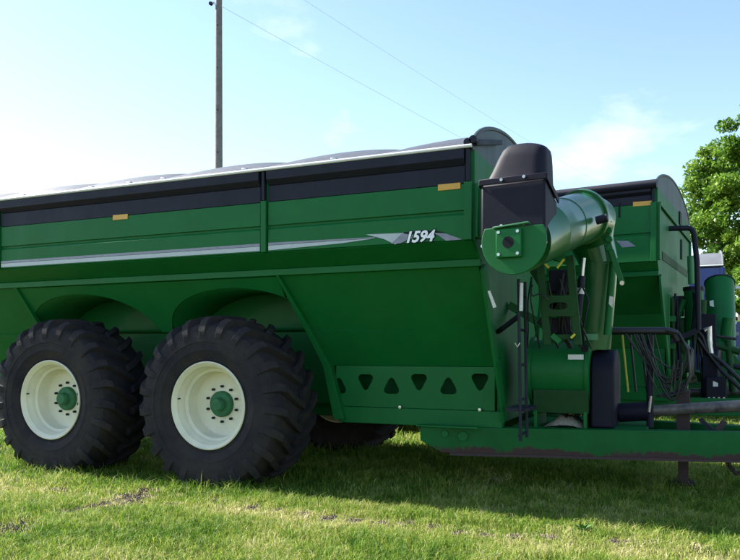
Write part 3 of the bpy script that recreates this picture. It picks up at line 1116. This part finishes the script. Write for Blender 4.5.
for (xa, ya_), (xb_, yb_) in (((557, 268), (564, 259)), ((545, 264), (549, 268)), ((571, 338), (575, 334))):
    MB().tube([U(xa, ya_, 6.95), U(xb_, yb_, 6.95)], .012, 8).build('grease_line', 'yellow', C1)
MB().beam(U(552, 335, 6.9), U(560, 342, 6.9), .03, .05).build('latch', 'green', C1, bevel=.003)

# hoses and bracing packed in behind the bracket
rq = random.Random(33)
for k in range(10):
    px = rq.uniform(531, 582)
    MB().tube([U(px, rq.uniform(268, 285), 7.12), U(px + rq.uniform(-9, 9), rq.uniform(295, 312), 7.10), U(px + rq.uniform(-5, 5), 330, 7.16), U(px + rq.uniform(-6, 14), 348, 7.3)],
              rq.uniform(.007, .013), 7).build('hose', rq.choice(('hose', 'hose', 'black')), C1, smooth=60)
MB().beam(U(533, 270, 7.25), U(570, 330, 7.25), .05, .07).build('brace_bar', 'green2', C1, bevel=.004)
MB().beam(U(573, 275, 7.25), U(540, 325, 7.25), .05, .07).build('brace_bar', 'black', C1, bevel=.004)
q0, q1 = U(549, 270, 7.3), U(569, 293, 7.3)
MB().box(q0.x, q1.x, 7.3, 7.5, q1.z, q0.z).build('filler_block', 'black', C1, bevel=.015)  # filler boxes added to darken the gap behind the bracket
q0, q1 = U(549, 318, 7.2), U(570, 334, 7.2)
MB().box(q0.x, q1.x, 7.2, 7.4, q1.z, q0.z).build('filler_block', 'black', C1, bevel=.015)
# auger boot drum and its guard
MB().lathe([(-1.44, 0), (-1.44, .36), (-1.40, .36), (-1.40, .325), (-.87, .325), (-.87, .345), (-.835, .345), (-.835, 0)], 56, axis='x', c=(0, 7.72, 1.20)).build('auger_boot', 'green', C1, smooth=30)
MB().hexa([(-1.38, 7.44, .78), (-.84, 7.44, .78), (-.84, 8.0, .78), (-1.38, 8.0, .78), (-1.38, 7.42, 1.02), (-.84, 7.42, 1.02), (-.84, 8.0, 1.02), (-1.38, 8.0, 1.02)]).build('boot_base', 'green2', C1, bevel=.006)
for x in (-1.36, -.87):
    MB().box(x - .015, x + .015, 7.43, 8.0, .60, .80).build('boot_foot', 'green', C1, bevel=.004)
mb = MB()
r_ = random.Random(5)
vs, fs = [], []
for i in range(13):
    for j in range(7):
        x, y = -1.28 + .40 * i / 12, 7.44 + .4 * j / 6
        ed = math.sin(math.pi * i / 12) * min(1, (j + .6) / 2.5)
        vs.append((x, y, .637 + .11 * ed * r_.uniform(.75, 1.1)))
fs = [(i * 7 + j, i * 7 + 7 + j, i * 7 + 8 + j, i * 7 + j + 1) for i in range(12) for j in range(6)]
mb.add(vs, fs).build('grain_residue', 'grain', C1, smooth=60)
MB().box(-1.6, -.3, 7.46, 8.64, .605, .634).build('deck_plate', 'green', C1)
def round_guard(x0, x1, yc, hw, z0, z1, nm, mat, par, bev=.02):
    pl = [(x0, yc - hw, z0), (x0, yc + hw, z0)]
    for k in range(25):
        a = math.pi * k / 24
        pl.append((x0, yc + hw * math.cos(a), z1 - .28 + .28 * math.sin(a) ** .8))
    return MB().prism(pl, (x1 - x0, 0, 0)).build(nm, mat, par, bevel=bev)
round_guard(-.828, -.60, 7.93, .42, .64, 1.425, 'gear_guard', 'poly', C1)
MB().box(-.90, -.835, 7.385, 7.39, 1.40, 1.47).build('sticker', 'black_ink', C1)
MB().box(-1.03, -.88, 7.40, 7.404, 1.325, 1.375).build('sticker', 'sticker', C1, smooth=0)
MB().beam(U(583, 337, 7.4), U(598, 337, 7.4), .02, .06).build('drum_tag', 'palegreen', C1)
# PTO shaft
sA, sB = Vector((-.60, 8.05, .755)), Vector((1.25, 8.05, .93))
MB().tube([sA, sA.lerp(sB, .16)], [.10, .10], 20).build('shaft_bell', 'poly', C1, bevel=.008)
MB().tube([sA.lerp(sB, .13), sA.lerp(sB, 1)], .058, 18).build('drive_shaft', 'worn', C1)
# hose arm with hoses
aA, aB = U(597, 331, 8.0), U(668, 331, 8.0)
MB().tube([aA, aB, aB + Vector((.06, 0, -.02)), aB + Vector((.10, 0, -.10))], .042, 12).build('hose_arm', 'hose', C1)
MB().tube([U(650, 334, 8.0), Vector((U(650, 334, 8.0).x, 8.0, .62))], .035, 10).build('arm_post', 'black', C1)
MB().tube([U(651, 396, 7.95), U(649, 412, 7.95)], .016, 8).build('arm_pin', 'steel', C1)
rr = random.Random(8)
for k in range(11):
    x0 = U(rr.uniform(625, 664), 334, 7.95)
    x1 = U(rr.uniform(672, 692), rr.uniform(345, 372), 7.95 + rr.uniform(-.1, .1))
    sag = rr.uniform(.25, .52)
    pts = []
    for i in range(17):
        t_ = i / 16
        q = x0.lerp(x1, t_ ** .8)
        q = q + Vector((.06 * math.sin(t_ * 3.1) * rr.choice((1,)), rr.uniform(-.004, .004), -sag * math.sin(math.pi * t_) ** .8))
        pts.append(q)
    MB().tube(pts, rr.uniform(.006, .010), 7).build('hose', 'hose', C1, smooth=60)
for k in range(4):
    y = 7.92 + k * .05
    pts = [U(666, 330, y), U(679, 333 + 2 * k, y), U(688 + k * 1.5, 350, y), U(690 + k, 375, y), U(684 - 3 * k, 392, y), U(668 - 4 * k, 396, y)]
    MB().tube(pts, .013, 7).build('hose', 'hose', C1, smooth=60)
for px, c in ((622, 'yellow'), (641, 'hose'), (648, 'green2'), (630, 'hose')):
    MB().tube([U(px, 334, 8.2), U(px + 3, 362, 8.2), U(px + 6, 392, 8.2)], .012, 7).build('hydraulic_line', c, C1, smooth=60)
MB().tube([aA + Vector((-.25, 0, .0)), aA], .02, 8).build('hose_fitting', 'steel', C1)
MB().tube([U(605, 326, 7.93), U(604, 345, 7.93)], .022, 8).build('hose_fitting', 'steel', C1)
# tongue: two beams meeting at the hitch
tz0, tz1 = .375, .64
for s in (-1, 1):
    a = Vector((-2.45, 8.05 + s * 1.03, 0))
    e = Vector((1.45, 8.05 + s * .12, 0))
    dd = (e - a).normalized()
    nn = Vector((-dd.y, dd.x, 0))
    def tp(k, off, z):
        q = a + dd * k + nn * off
        return Vector((q.x, q.y, z))
    Lb = (e - a).length
    wv = .07
    poly = [tp(0, -wv, .50), tp(.22, -wv, tz0), tp(Lb, -wv, tz0), tp(Lb, -wv, tz1), tp(0, -wv, tz1)]
    MB().prism(poly, nn * 2 * wv).build('tongue_beam', 'tongue', C1, bevel=.006)
    poly = [tp(.30, -wv - .012, tz0 - .022), tp(Lb - .1, -wv - .012, tz0 - .022), tp(Lb - .1, -wv - .012, tz0 + .004), tp(.30, -wv - .012, tz0 + .004)]
    MB().prism(poly, nn * (2 * wv + .024)).build('beam_flange', 'rust', C1)
    if s < 0:
        MB().box(a.x - .02, a.x + .62, a.y - .10, a.y + .02, tz1 + .002, tz1 + .018).build('beam_cap', 'green', C1, bevel=.003)
        for k, z in ((.25, .57), (.43, .55)):
            q = tp(k, -wv - .001, z)
            MB().tube([q, q - nn * .02], .035 if k < .3 else .05, 16).build('bolt', 'green', C1, bevel=.003)
MB().box(1.30, 1.75, 7.96, 8.14, .47, .60).build('hitch_clevis', 'rust', C1, bevel=.01)
# rusty patch of bare metal on the beam side comes from the paint; jack under the tongue
jx, jy = .03, 8.20
MB().box(jx - .065, jx + .065, jy - .065, jy + .065, .30, 1.0).build('jack_sleeve', 'rust', C1, bevel=.006)
MB().box(jx - .05, jx + .05, jy - .05, jy + .05, .05, .31).build('jack_leg', 'rust', C1, bevel=.006)
MB().hexa([(jx - .14, jy - .12, .015), (jx + .14, jy - .12, .015), (jx + .14, jy + .12, .015), (jx - .14, jy + .12, .015),
           (jx - .11, jy - .09, .055), (jx + .11, jy - .09, .055), (jx + .11, jy + .09, .055), (jx - .11, jy + .09, .055)]).build('jack_foot', 'rust', C1, bevel=.006)
MB().box(jx - .25, jx + .25, 7.64, 8.46, .50, .56).build('cross_member', 'green', C1, bevel=.005)
MB().beam(U(700, 419, 8.0), U(713, 431, 8.0), .03, .04).build('jack_brace', 'black', C1)
MB().beam(U(717, 431, 8.0), U(725, 421, 8.0), .03, .06).build('safety_hook', 'rust', C1, bevel=.004)
# safety chain
cpts = [U(726, 456, 7.74), U(729, 465, 7.74), U(735, 473, 7.76), U(744, 473, 7.85), U(752, 462, 7.9)]
for i in range(14):
    t_ = i / 13 * (len(cpts) - 1)
    k = min(int(t_), len(cpts) - 2)
    c = cpts[k].lerp(cpts[k + 1], t_ - k)
    dd = (cpts[k + 1] - cpts[k]).normalized()
    sd_ = dd.cross(Vector((0, 1, 0) if i % 2 else (.3, .2, 1))).normalized()
    ring = [c + dd * .034 * math.cos(q) + sd_ * .02 * math.sin(q) for q in [2 * math.pi * j / 10 for j in range(11)]]
    MB().tube(ring, .0065, 6, caps=False).build('chain_link', 'rust', C1)
# ladder folded on the front corner: two rails, rungs between them
for Y in (6.72, 7.02):
    p, q = U(518.5, 279, 6.72), U(519.5, 441, 6.72)
    MB().tube([(p.x, Y, p.z), (p.x + .02, Y, q.z)], .015, 10).build('ladder_rail', 'black', C1)
for k in range(5):
    z = .62 + k * .33
    MB().tube([(U(519, 400, 6.72).x, 6.72, z), (U(519, 400, 6.72).x, 7.02, z)], .014, 8).build('ladder_rung', 'black', C1)
MB().beam(U(519, 316, 6.76), (CX + .03, 7.1, 1.6), .03, .04).build('ladder_bracket', 'black', C1)
MB().box(U(506, 404, 6.75).x, U(528, 404, 6.75).x, 6.74, 7.2, .845, .875).build('ladder_bracket', 'black', C1)
MB().tube([U(521.5, 283, 6.70), U(521, 311, 6.70)], .017, 8).build('ladder_grip', 'sticker', C1)
MB().tube([U(533, 285, 6.8), U(529, 290, 6.8), U(533, 296, 6.8), U(541, 293, 6.8), U(548, 300, 6.85)], .009, 6).build('electric_cable', 'hose', C1, smooth=60)
MB().tube([U(515, 343, 6.7), U(517.5, 347, 6.7), U(520, 343, 6.7)], .007, 6).build('ladder_hook', 'steel', C1)
# stickers on the front corner brace
b0 = U(490, 291, 6.52)
MB().prism([U(487.5, 291, 6.50), U(490.2, 290.6, 6.50), U(496.5, 307, 6.52), U(493.2, 308, 6.52)], (0, .003, 0)).build('sticker', 'sticker', C1, smooth=0)
MB().prism([U(490, 335, 6.93), U(493.5, 335, 6.93), U(500, 359, 7.06), U(496.5, 359, 7.06)], (0, -.003, 0)).build('sticker', 'poly', C1, smooth=0)
# front wall plumbing in the gap beside the hood
MB().beam((CX + .05, 6.33, 2.42), (CX + .05, 6.33, 2.88), .05, .08, up=(0, 1, 0)).build('corner_gusset', 'green', C1, bevel=.004)
# diagonal strut bars under the auger
MB().beam((CX + .03, 7.2, 2.55), (-1.0, 7.35, 2.30), .06, .08).build('auger_cradle', 'green', C1, bevel=.005)
MB().beam((CX + .03, 7.6, 1.9), (-.95, 7.75, 1.45), .06, .08).build('boot_strut', 'green', C1, bevel=.005)
# short drain pipe on the tarp front corner: roll end bracket
for k, (dx, dz) in enumerate(((0, 0), (.05, .02))):
    MB().tube([(CX - .03 + dx, 6.19, 3.262 + dz), (CX - .03 + dx, 6.30, 3.262 + dz)], .035, 10).build('tarp_latch', 'black', C1)
MB().beam((CX + .03, 6.24, 3.262), (CX + .05, 7.15, 3.50), .035, .05).build('cap_brace', 'black', C1, bevel=.004)
for k, px in enumerate((25, 93, 131, 165, 246, 335)):
    p = U(px, 200, 6.24)
    MB().box(p.x - .03, p.x + .03, 6.20, 6.235, 3.240, 3.265).build('tarp_clip', 'steel', C1, bevel=.004)

# ------------------------------------------------------------------ second cart, behind the first one's tongue
P2 = dict(CART, L=7.6, W=1.85, rim=3.70, band=3.47, groove=3.05, pan=2.66, ledge=2.50, yl=1.72, seam=1.95, ys=1.15, bot=1.45, yb=.9, skirt=.85, rail=.65, crown=.36,
          bays=(0, -2.2, -5.4, -7.6), wells=(-2.9, -5.05))
def move(root, x, y, rz):
    root.location = (x, y, 0)
    root.rotation_euler = (0, 0, math.radians(rz))

near2 = U(656, 183, 10.8)
C2 = thing('grain_cart', (near2.x, 12.65, 0), 'taller green grain cart with amber reflector and black handrail, behind the long one', 'grain cart', 'green grain carts parked in a row')
hopper(C2, P2, detail=False, roll=True)
under_frame(C2, P2, (-2.9, -5.05))
for x in (-2.9, -5.05):
    wheel(C2, x, -1.52, False, False)
    wheel(C2, x, 1.52, True, False)
o2 = ORIG[C2.name]
def lb(mb, nm, mat, bevel=0, par=C2, smooth=35):
    return mb.build(nm, mat, par, bevel=bevel, smooth=smooth)
Yn = 10.8
# front wall framing: gusset bars, handle slot, decal plate, access ladder rails
fx = o2.x + .022
for ya_, yb_, za, zb_ in ((10.85, 14.4, 3.47, 3.40),):
    lb(MB().beam((fx + .02, ya_, za), (fx + .02, yb_, zb_), .03, .05), 'front_brace', 'green', .003)
lb(MB().box(fx, fx + .006, 11.2, 14.1, 2.72, 2.84), 'front_decal', 'green2')
lb(MB().box(fx + .0, fx + .02, 13.0, 13.25, 3.50, 3.72), 'sight_window', 'black_ink')
lb(MB().box(fx + .0, fx + .02, 13.2, 13.32, 2.95, 3.28), 'sight_window', 'black_ink')
# decals on its side
Ys = Yn - .0265
def pd(px, nm, mat, Y=Ys):
    lb(MB().prism([U(x, y, Y) for x, y in px], (0, -.002, 0)), nm, mat, smooth=0)
pd([(633, 201.5), (652, 200.5), (652, 205), (633, 206)], 'reflector', 'amber')
pd([(616, 240), (628, 240.5), (636, 246), (622, 247)], 'decal_swoosh', 'lilac')
pd([(618, 202), (620, 202), (620, 217), (618, 217)], 'side_decal', 'black_ink')
R2 = Matrix.Rotation(math.radians(-7.0), 3, 'Z')
L2 = o2 - (R2 @ Vector((0, -1.85, 0)) - Vector((0, -1.85, 0)))
R2i = R2.inverted()
def lw(mb, nm, mat, bevel=0, smooth=35):
    """a part of the second cart given in world coordinates (the cart stands turned by 7 degrees)"""
    mb.v = [tuple(R2i @ (Vector(p) - L2) + o2) for p in mb.v]
    return mb.build(nm, mat, C2, bevel=bevel, smooth=smooth)
# handrail by the front ladder
lw(MB().tube([U(672, 228.5, 11.9), U(688, 228, 11.9), U(692, 229.5, 11.9), U(694, 234, 11.9), U(697, 262, 11.9), U(698.5, 330, 11.9)], .040, 12), 'handrail', 'black')
lw(MB().tube([U(672, 228.5, 11.9), (o2.x + .14, 11.9, U(672, 228.5, 11.9).z)], .040, 12), 'handrail_mount', 'black')
lw(MB().beam(U(698.5, 330, 11.9), (o2.x + .05, 11.9, U(698, 345, 11.9).z), .05, .08), 'handrail_mount', 'black')
# auger of the second cart
lw(MB().tube([U(693.5, 289, 12.4), U(694.5, 340, 12.4)], .14, 28), 'lower_tube', 'green')
lw(MB().tube([U(693.5, 291, 12.4), U(693.5, 287, 12.4)], .155, 24), 'tube_ring', 'black')
lw(MB().tube([U(692, 284, 12.9), U(691, 256, 12.9)], .06, 14), 'auger_tube', 'palegreen')
for (xa_, ya_, xb_, yb_, Y_, mt_) in ((640, 300, 664, 338, 12.3, 'black'), (666, 318, 686, 345, 12.5, 'green'), (636, 350, 668, 392, 12.5, 'black'), (672, 296, 684, 316, 12.4, 'black')):
    q0, q1 = U(xa_, ya_, Y_), U(xb_, yb_, Y_)
    lw(MB().box(q0.x, q1.x, Y_, Y_ + .15, q1.z, q0.z), 'filler_block', mt_, .015)  # filler boxes added to darken the gap in front of the wall
lw(MB().lathe([(-.62, 0), (-.62, .40), (-.57, .40), (-.57, .36), (-.05, .36), (-.05, 0)], 40, axis='x', c=(U(690, 360, 12.6).x, 12.6, 1.28)), 'auger_boot', 'green', smooth=30)
gx = U(690, 360, 12.2).x
g_ = round_guard(gx, gx + .22, 12.6, .42, .72, 1.52, 'gear_guard', 'poly', C2)
lw(MB().box(gx - .5, gx - .05, 12.3, 12.9, .70, .95), 'boot_base', 'green', .01)
q0, q1 = U(701, 314, 12.2), U(716, 398, 12.2)
lw(MB().box(q0.x, q1.x, 12.2, 12.26, q1.z, q0.z), 'shield', 'poly', .008)
q0, q1 = U(705, 377, 11.95), U(727, 400, 11.95)
lw(MB().box(q0.x, q1.x, 11.95, 12.3, q1.z, q0.z), 'gearbox', 'poly', .03)
lw(MB().prism([U(x, y, 11.949) for x, y in ((713, 381), (718, 383), (718, 386.5), (713, 386.5))], (0, -.002, 0)), 'sticker', 'sticker', smooth=0)
for k in range(4):
    q = U(709 + k * 5, 398, 11.945)
    lw(MB().tube([q, q + Vector((0, -.012, 0))], .016, 6), 'bolt', 'steel')
lw(MB().tube([U(704, 330, 12.1), U(709, 327, 12.1), U(709, 340, 12.1), U(711, 354, 12.1)], .045, 10), 'hose_fitting', 'steel')
lw(MB().tube([U(697, 330, 12.1), U(703, 337, 12.1), U(708, 352, 12.1), U(722, 362, 12.0), U(742, 382, 11.9)], .03, 8), 'hose', 'hose', smooth=60)
lw(MB().tube([U(698, 338, 12.1), U(706, 350, 12.1), U(722, 371, 12.0), U(742, 390, 11.9)], .03, 8), 'hose', 'hose', smooth=60)
# its tongue and drive shaft
for s in (-1, 1):
    a = Vector((o2.x - .8, 12.65 + s * .85, .57))
    e = Vector((o2.x + 3.3, 12.65 + s * .12, .57))
    lb(MB().beam(a, e, .15, .26), 'tongue_beam', 'green', .008)
lb(MB().box(o2.x + 2.9, o2.x + 3.6, 12.5, 12.8, .5, .64), 'hitch_clevis', 'rust', .01)
lw(MB().tube([U(640, 389, 12.5), U(668, 385, 12.5), U(697, 378.5, 12.5)], [.07, .065, .06], 12), 'drive_shaft', 'grain')
lw(MB().tube([U(690, 392, 12.6), U(745, 391, 12.6)], .06, 12), 'drive_shaft', 'worn')
q = U(650, 420, 12.65)
lw(MB().box(q.x - .06, q.x + .06, 12.6, 12.72, .04, .9), 'jack_leg', 'rust', .005)
lw(MB().box(q.x - .14, q.x + .14, 12.52, 12.8, .0, .045), 'jack_foot', 'rust', .005)
# pipes and lines on the front wall
rr = random.Random(21)
for k in range(34):
    px = rr.uniform(618, 700)
    y = rr.uniform(11.85, 12.25)
    lw(MB().tube([U(px, rr.uniform(285, 300), y), U(px + rr.uniform(-4, 4), 330, y), U(px + rr.uniform(-8, 8), rr.uniform(360, 385), y)], rr.uniform(.012, .03), 8),
       'hydraulic_line', rr.choice(('hose', 'green', 'black', 'green2', 'green2')), smooth=60)
for px in (632, 662):
    lw(MB().beam(U(px, 306, 12.0), U(px + 2, 398, 12.0), .08, .08, up=(0, 1, 0)), 'front_upright', 'green', .005)
for py in (318, 345):
    lw(MB().beam(U(625, py, 12.0), U(676, py + 1, 12.0), .07, .09), 'front_cross', 'green', .005)
for (xa_, ya_, xb_, yb_, r_0, mt_) in ((668, 300, 690, 372, .06, 'green2'), (684, 300, 664, 352, .05, 'green'), (640, 352, 690, 362, .05, 'green2'), (702, 300, 700, 345, .07, 'green2'), (714, 345, 740, 352, .05, 'green2'), (716, 362, 742, 368, .04, 'black'), (728, 340, 733, 392, .05, 'green2')):
    lw(MB().tube([U(xa_, ya_, 12.3), U(xb_, yb_, 12.3)], r_0, 12), 'pipe', mt_)
lw(MB().beam(U(718, 353, 12.9), U(748, 388, 12.9), .05, .34), 'side_brace', 'green', .006)
C2.rotation_euler = (0, 0, math.radians(-7.0))
C2.location = L2

# ------------------------------------------------------------------ third green cart and the blue cart at the end of the row
P3 = dict(P2, L=6.4, W=1.75, rim=3.35, band=3.12, groove=2.75, pan=2.45, ledge=2.30, yl=1.62, seam=1.8, ys=1.1, bot=1.3, yb=.85, skirt=.8, rail=.62, crown=.4,
          bays=(0, -2.0, -4.4, -6.4), wells=(-2.3, -4.2))
C3 = thing('grain_cart', (.05, 17.3, 0), 'green grain cart, mostly hidden, with a thick open-ended auger tube sticking up', 'grain cart', 'green grain carts parked in a row')
hopper(C3, P3, detail=False)
under_frame(C3, P3, (-2.3, -4.3))
for x in (-2.3, -4.3):
    wheel(C3, x, -1.45, False, False)
    wheel(C3, x, 1.45, True, False)
Yt = 15.9
ta, tb = U(719.5, 283, Yt + 1.0), U(722, 350, Yt + .1)
mb = MB()
dd3 = (tb - ta)
MB().tube([ta, ta + dd3 * .02, ta + dd3 * .45, ta + dd3 * .46, tb], [.29, .28, .275, .28, .24], 36).build('auger_tube', 'green', C3)
MB().tube([ta - dd3 * .004, ta + dd3 * .012], .30, 36).build('tube_ring', 'black', C3, bevel=.006)
MB().prism([U(709.5, 301, Yt + .30), U(713.5, 300, Yt + .30), U(714, 307, Yt + .30), U(710, 306, Yt + .30)], (0, .004, 0)).build('sticker', 'sticker', C3, smooth=0)
MB().tube([U(728, 318, Yt), U(724, 350, Yt)], .10, 14).build('side_pipe', 'green', C3)
MB().tube([tb - Vector((0, 0, -.1)), Vector((tb.x - .1, tb.y, .75))], .30, 24).build('auger_boot', 'green', C3)
for s in (-1, 1):
    MB().beam((-.6, 17.3 + s * .8, .56), (3.4, 17.3 + s * .1, .56), .14, .24).build('tongue_beam', 'green', C3, bevel=.006)
MB().beam((tb.x - .1, tb.y - .1, .80), (.07, 17.0, .95), .2, .2).build('boot_strut', 'green', C3, bevel=.006)
MB().box(3.3, 3.42, 17.24, 17.36, .02, .7).build('jack_leg', 'rust', C3)
for py in (336, 346):
    MB().tube([U(716, py, Yt - .3), U(736, py + 3, Yt - .2)], .03, 8).build('hydraulic_line', 'hose', C3)

cb = U(723, 265, 20.3)
PB = dict(P3, L=6.8, W=1.7, rim=cb.z - .02, band=cb.z - .06, groove=2.8, pan=2.4, bays=(0, -2.2, -4.6, -6.8), wells=(-2.4, -4.4), crown=.50, ledge=2.24, seam=1.7)
CB = thing('grain_cart', (cb.x, 22.0, 0), 'blue grain cart under a pale grey tarp, last in the row beside the tree', 'grain cart')
hopper(CB, PB, paint='blue', tarp='tarp_pale', cap='tarp_pale', detail=False)
under_frame(CB, PB, (-2.4, -4.5), 'blue')
for x in (-2.4, -4.5):
    wheel(CB, x, -1.4, False, False)
    wheel(CB, x, 1.4, True, False)
q0, q1 = U(723, 322, 20.5), U(752, 376, 20.5)
MB().box(q0.x, q1.x, 20.5, 21.6, q1.z, q0.z).build('gear_housing', 'blue', CB, bevel=.03)
MB().prism([U(732, 332, 20.49), U(739, 332, 20.49), U(739, 335.5, 20.49), U(732, 335.5, 20.49)], (0, -.004, 0)).build('sticker', 'lilac', CB, smooth=0)
for px, py in ((737, 288), (734, 323), (728, 346)):
    q = U(px, py, 20.6)
    MB().box(q.x - .05, q.x + .05, 20.4, 20.6, q.z - .035, q.z + .035).build('marker_lamp', 'white', CB, bevel=.01)
for s in (-1, 1):
    MB().beam((cb.x - .6, 22 + s * .8, .56), (cb.x + 3.4, 22 + s * .1, .56), .14, .24).build('tongue_beam', 'blue', CB, bevel=.006)
MB().box(q0.x + .2, q0.x + .5, 20.9, 21.3, .5, q1.z + .05).build('housing_leg', 'blue', CB)
MB().box(cb.x + 3.2, cb.x + 3.32, 21.94, 22.06, .0, .7).build('jack_leg', 'rust', CB)

# ------------------------------------------------------------------ utility poles and wires
def at_depth(px, py, zc_):
    x = (px - PX0) / F * zc_
    return Vector((x * CT - zc_ * ST, x * ST + zc_ * CT, EYE - (py - PYH) / F * zc_))

def pole(base, h, r, label, arm_dir, arms):
    o = thing('utility_pole', base, label, 'utility pole', 'poles of the power line')
    bx_, by_ = base[0], base[1]
    MB().tube([(bx_, by_, -.3), (bx_ + .0, by_, h * .5), (bx_, by_, h)], [r * 1.18, r * 1.03, r * .85], 20).build('post', 'wood', o)
    for k, z in enumerate(arms):
        a = Vector((bx_, by_, z))
        MB().beam(a - arm_dir * .13, a - arm_dir * .30, .05, .05).build('bracket', 'steel', o)
        q = a - arm_dir * .24
        MB().lathe([(0, .0), (0, .05), (.03, .06), (.05, .04), (.08, .055), (.11, .03), (.11, 0)], 12, axis='y', c=(q.x, q.y - .05, q.z - .02)).build('insulator', 'black', o)
    rr_ = random.Random(int(h * 10))
    for k in range(8):
        z = h * (.25 + .09 * k)
        MB().tube([(bx_ + r * .2, by_ - r * .9, z), (bx_ + r * .25, by_ - r * 1.12, z)], .018, 8).build('spike', 'black', o)
    return o

p1 = at_depth(218.8, 350, 22)
p2 = at_depth(640, 350, 62)
arm = Vector((CT, ST, 0))
top1 = at_depth(219, 3, 22).z
pole((p1.x, p1.y, 0), 14.3, .112, 'weathered grey wooden utility pole rising behind the long cart', arm, (top1, top1 + 1.7))
pole((p2.x, p2.y, 0), 14.6, .13, 'distant wooden utility pole beyond the tall green cart', arm, (at_depth(640, 227, 62).z, at_depth(640, 203, 62).z))
for k, (a, e, nm) in enumerate(((at_depth(221, 6, 21.9), at_depth(640, 228, 62), 'lower of two thin wires slanting down the sky from the pole'),
                                (at_depth(219, -55, 21.9), at_depth(640, 206, 62), 'upper of two thin wires slanting down the sky'))):
    pts = []
    for i in range(25):
        t_ = i / 24
        q = a.lerp(e, t_)
        q.z -= .25 * 4 * t_ * (1 - t_)
        pts.append(q)
    o = MB().tube(pts, .0065, 6).build('power_line', 'wire', None, smooth=60)
    tag(o, nm, 'wire', 'wires of the power line')

# ------------------------------------------------------------------ trees
def tree(base, h, rad, seed, label, leaf=.10, nclump=120, per=230, low=.22):
    r = random.Random(seed)
    rg = np.random.default_rng(seed)
    o = thing('tree', base, label, 'tree', 'trees behind the carts')
    B = Vector(base)
    mb = MB()
    trunk = [B + Vector((0, 0, -.2)), B + Vector((.1, 0, h * .2)), B + Vector((-.1, .15, h * .5)), B + Vector((.05, 0, h * .85))]
    mb.tube(trunk, [.32, .25, .16, .05], 14)
    ends = []
    for k in range(16):
        z = h * r.uniform(.2, .75)
        a = k * 2.4 + r.uniform(-.4, .4)
        L_ = rad * r.uniform(.55, .9) * (1 - .5 * abs(z / h - .45))
        s0 = B + Vector((0, 0, z))
        e0 = s0 + Vector((math.cos(a) * L_, math.sin(a) * L_, L_ * r.uniform(.25, .7)))
        mid = s0.lerp(e0, .5) + Vector((0, 0, .15 * L_))
        mb.tube([s0, mid, e0], [.10, .06, .02], 8)
        ends.append(e0)
    mb.build('trunk', 'bark', o)
    cl = []
    while len(cl) < nclump:
        u = Vector((r.gauss(0, 1), r.gauss(0, 1), r.gauss(0, 1))).normalized() * r.uniform(.35, 1) ** .5
        zz = h * (low + (1 - low) * (u.z * .5 + .5))
        fr = (zz / h - low) / (1 - low)
        prof = math.sin(math.pi * min(1, fr * .86 + .10)) ** .42
        c = B + Vector((u.x * rad * prof * 1.05, u.y * rad * prof * 1.05, zz))
        cl.append((c, r.uniform(.28, .70) * rad / 4.2))
    P_, Tn = [], []
    for c, s in cl:
        n = int(per * r.uniform(.6, 1.3))
        q = rg.normal(0, 1, (n, 3))
        q /= np.linalg.norm(q, axis=1)[:, None]
        q *= (rg.random(n) ** .45)[:, None] * s * np.array([1.15, 1.15, .62])
        P_.append(q + np.array(c))
        Tn.append(np.clip(r.uniform(.15, .65) + rg.normal(0, .14, n), 0, 1))
    Pp, Tn = np.concatenate(P_), np.concatenate(Tn)
    n = len(Pp)
    nr = rg.normal(0, 1, (n, 3)) + np.array([0, 0, .55])
    nr /= np.linalg.norm(nr, axis=1)[:, None]
    t1 = np.cross(nr, rg.normal(0, 1, (n, 3)))
    t1 /= np.linalg.norm(t1, axis=1)[:, None]
    t2 = np.cross(nr, t1)
    sz = leaf * (.6 + .8 * rg.random(n))[:, None]
    V = np.empty((n, 4, 3))
    V[:, 0] = Pp - t1 * sz
    V[:, 1] = Pp + t2 * sz * .5 - nr * sz * .12
    V[:, 2] = Pp + t1 * sz
    V[:, 3] = Pp - t2 * sz * .5 - nr * sz * .12
    V = V.reshape(-1, 3) - np.array(base)
    cr_ = mesh_np('crown', V, np.arange(4 * n), np.full(n, 4), LEAF, {'tint': np.repeat(Tn, 4)})
    cr_.parent = o
    return o

LEAF = leafy_material('leaves', ((0, (.04, .115, .012)), (.45, (.12, .235, .025)), (1, (.26, .36, .05))), .45, .45)
t1 = at_depth(791, 350, 32)
tree((t1.x, t1.y, 0), 13.6, 4.3, 5, 'broad leafy green tree standing behind the blue cart', nclump=460, per=210)
t2 = at_depth(742, 350, 44)
tree((t2.x, t2.y, 0), 8.2, 3.6, 9, 'smaller shaded tree farther back, low behind the blue cart', leaf=.16, nclump=80, per=200, low=.1)

# ------------------------------------------------------------------ weed, ground cover
def weed(px, py):
    g = G(px, py)
    o = thing('weed', (g.x, g.y, 0), 'small broad-leaved weed growing in the sunlit turf', 'weed')
    r = random.Random(2)
    for k in range(12):
        a = k * 2.4
        L_ = r.uniform(.05, .09)
        el = r.uniform(.35, 1.2)
        dd_ = Vector((math.cos(a) * math.cos(el), math.sin(a) * math.cos(el), math.sin(el)))
        sd_ = Vector((-math.sin(a), math.cos(a), 0))
        up_ = sd_.cross(dd_) * -1
        st = g + dd_ * .02
        vs = [st, st + dd_ * L_ * .45 + sd_ * L_ * .28 + up_ * .01, st + dd_ * L_ + up_ * -.012, st + dd_ * L_ * .45 - sd_ * L_ * .28 + up_ * .01, g + Vector((0, 0, -.01))]
        MB().add(vs, [(0, 1, 2, 3), (4, 1, 0), (4, 0, 3)]).build('leaf', 'weedleaf', o, fix=False)
M['weedleaf'] = material('weed_leaf', (.05, .16, .025), .45, noise=.3, nscale=30)
weed(583, 533)

ground()
clods()
grass()
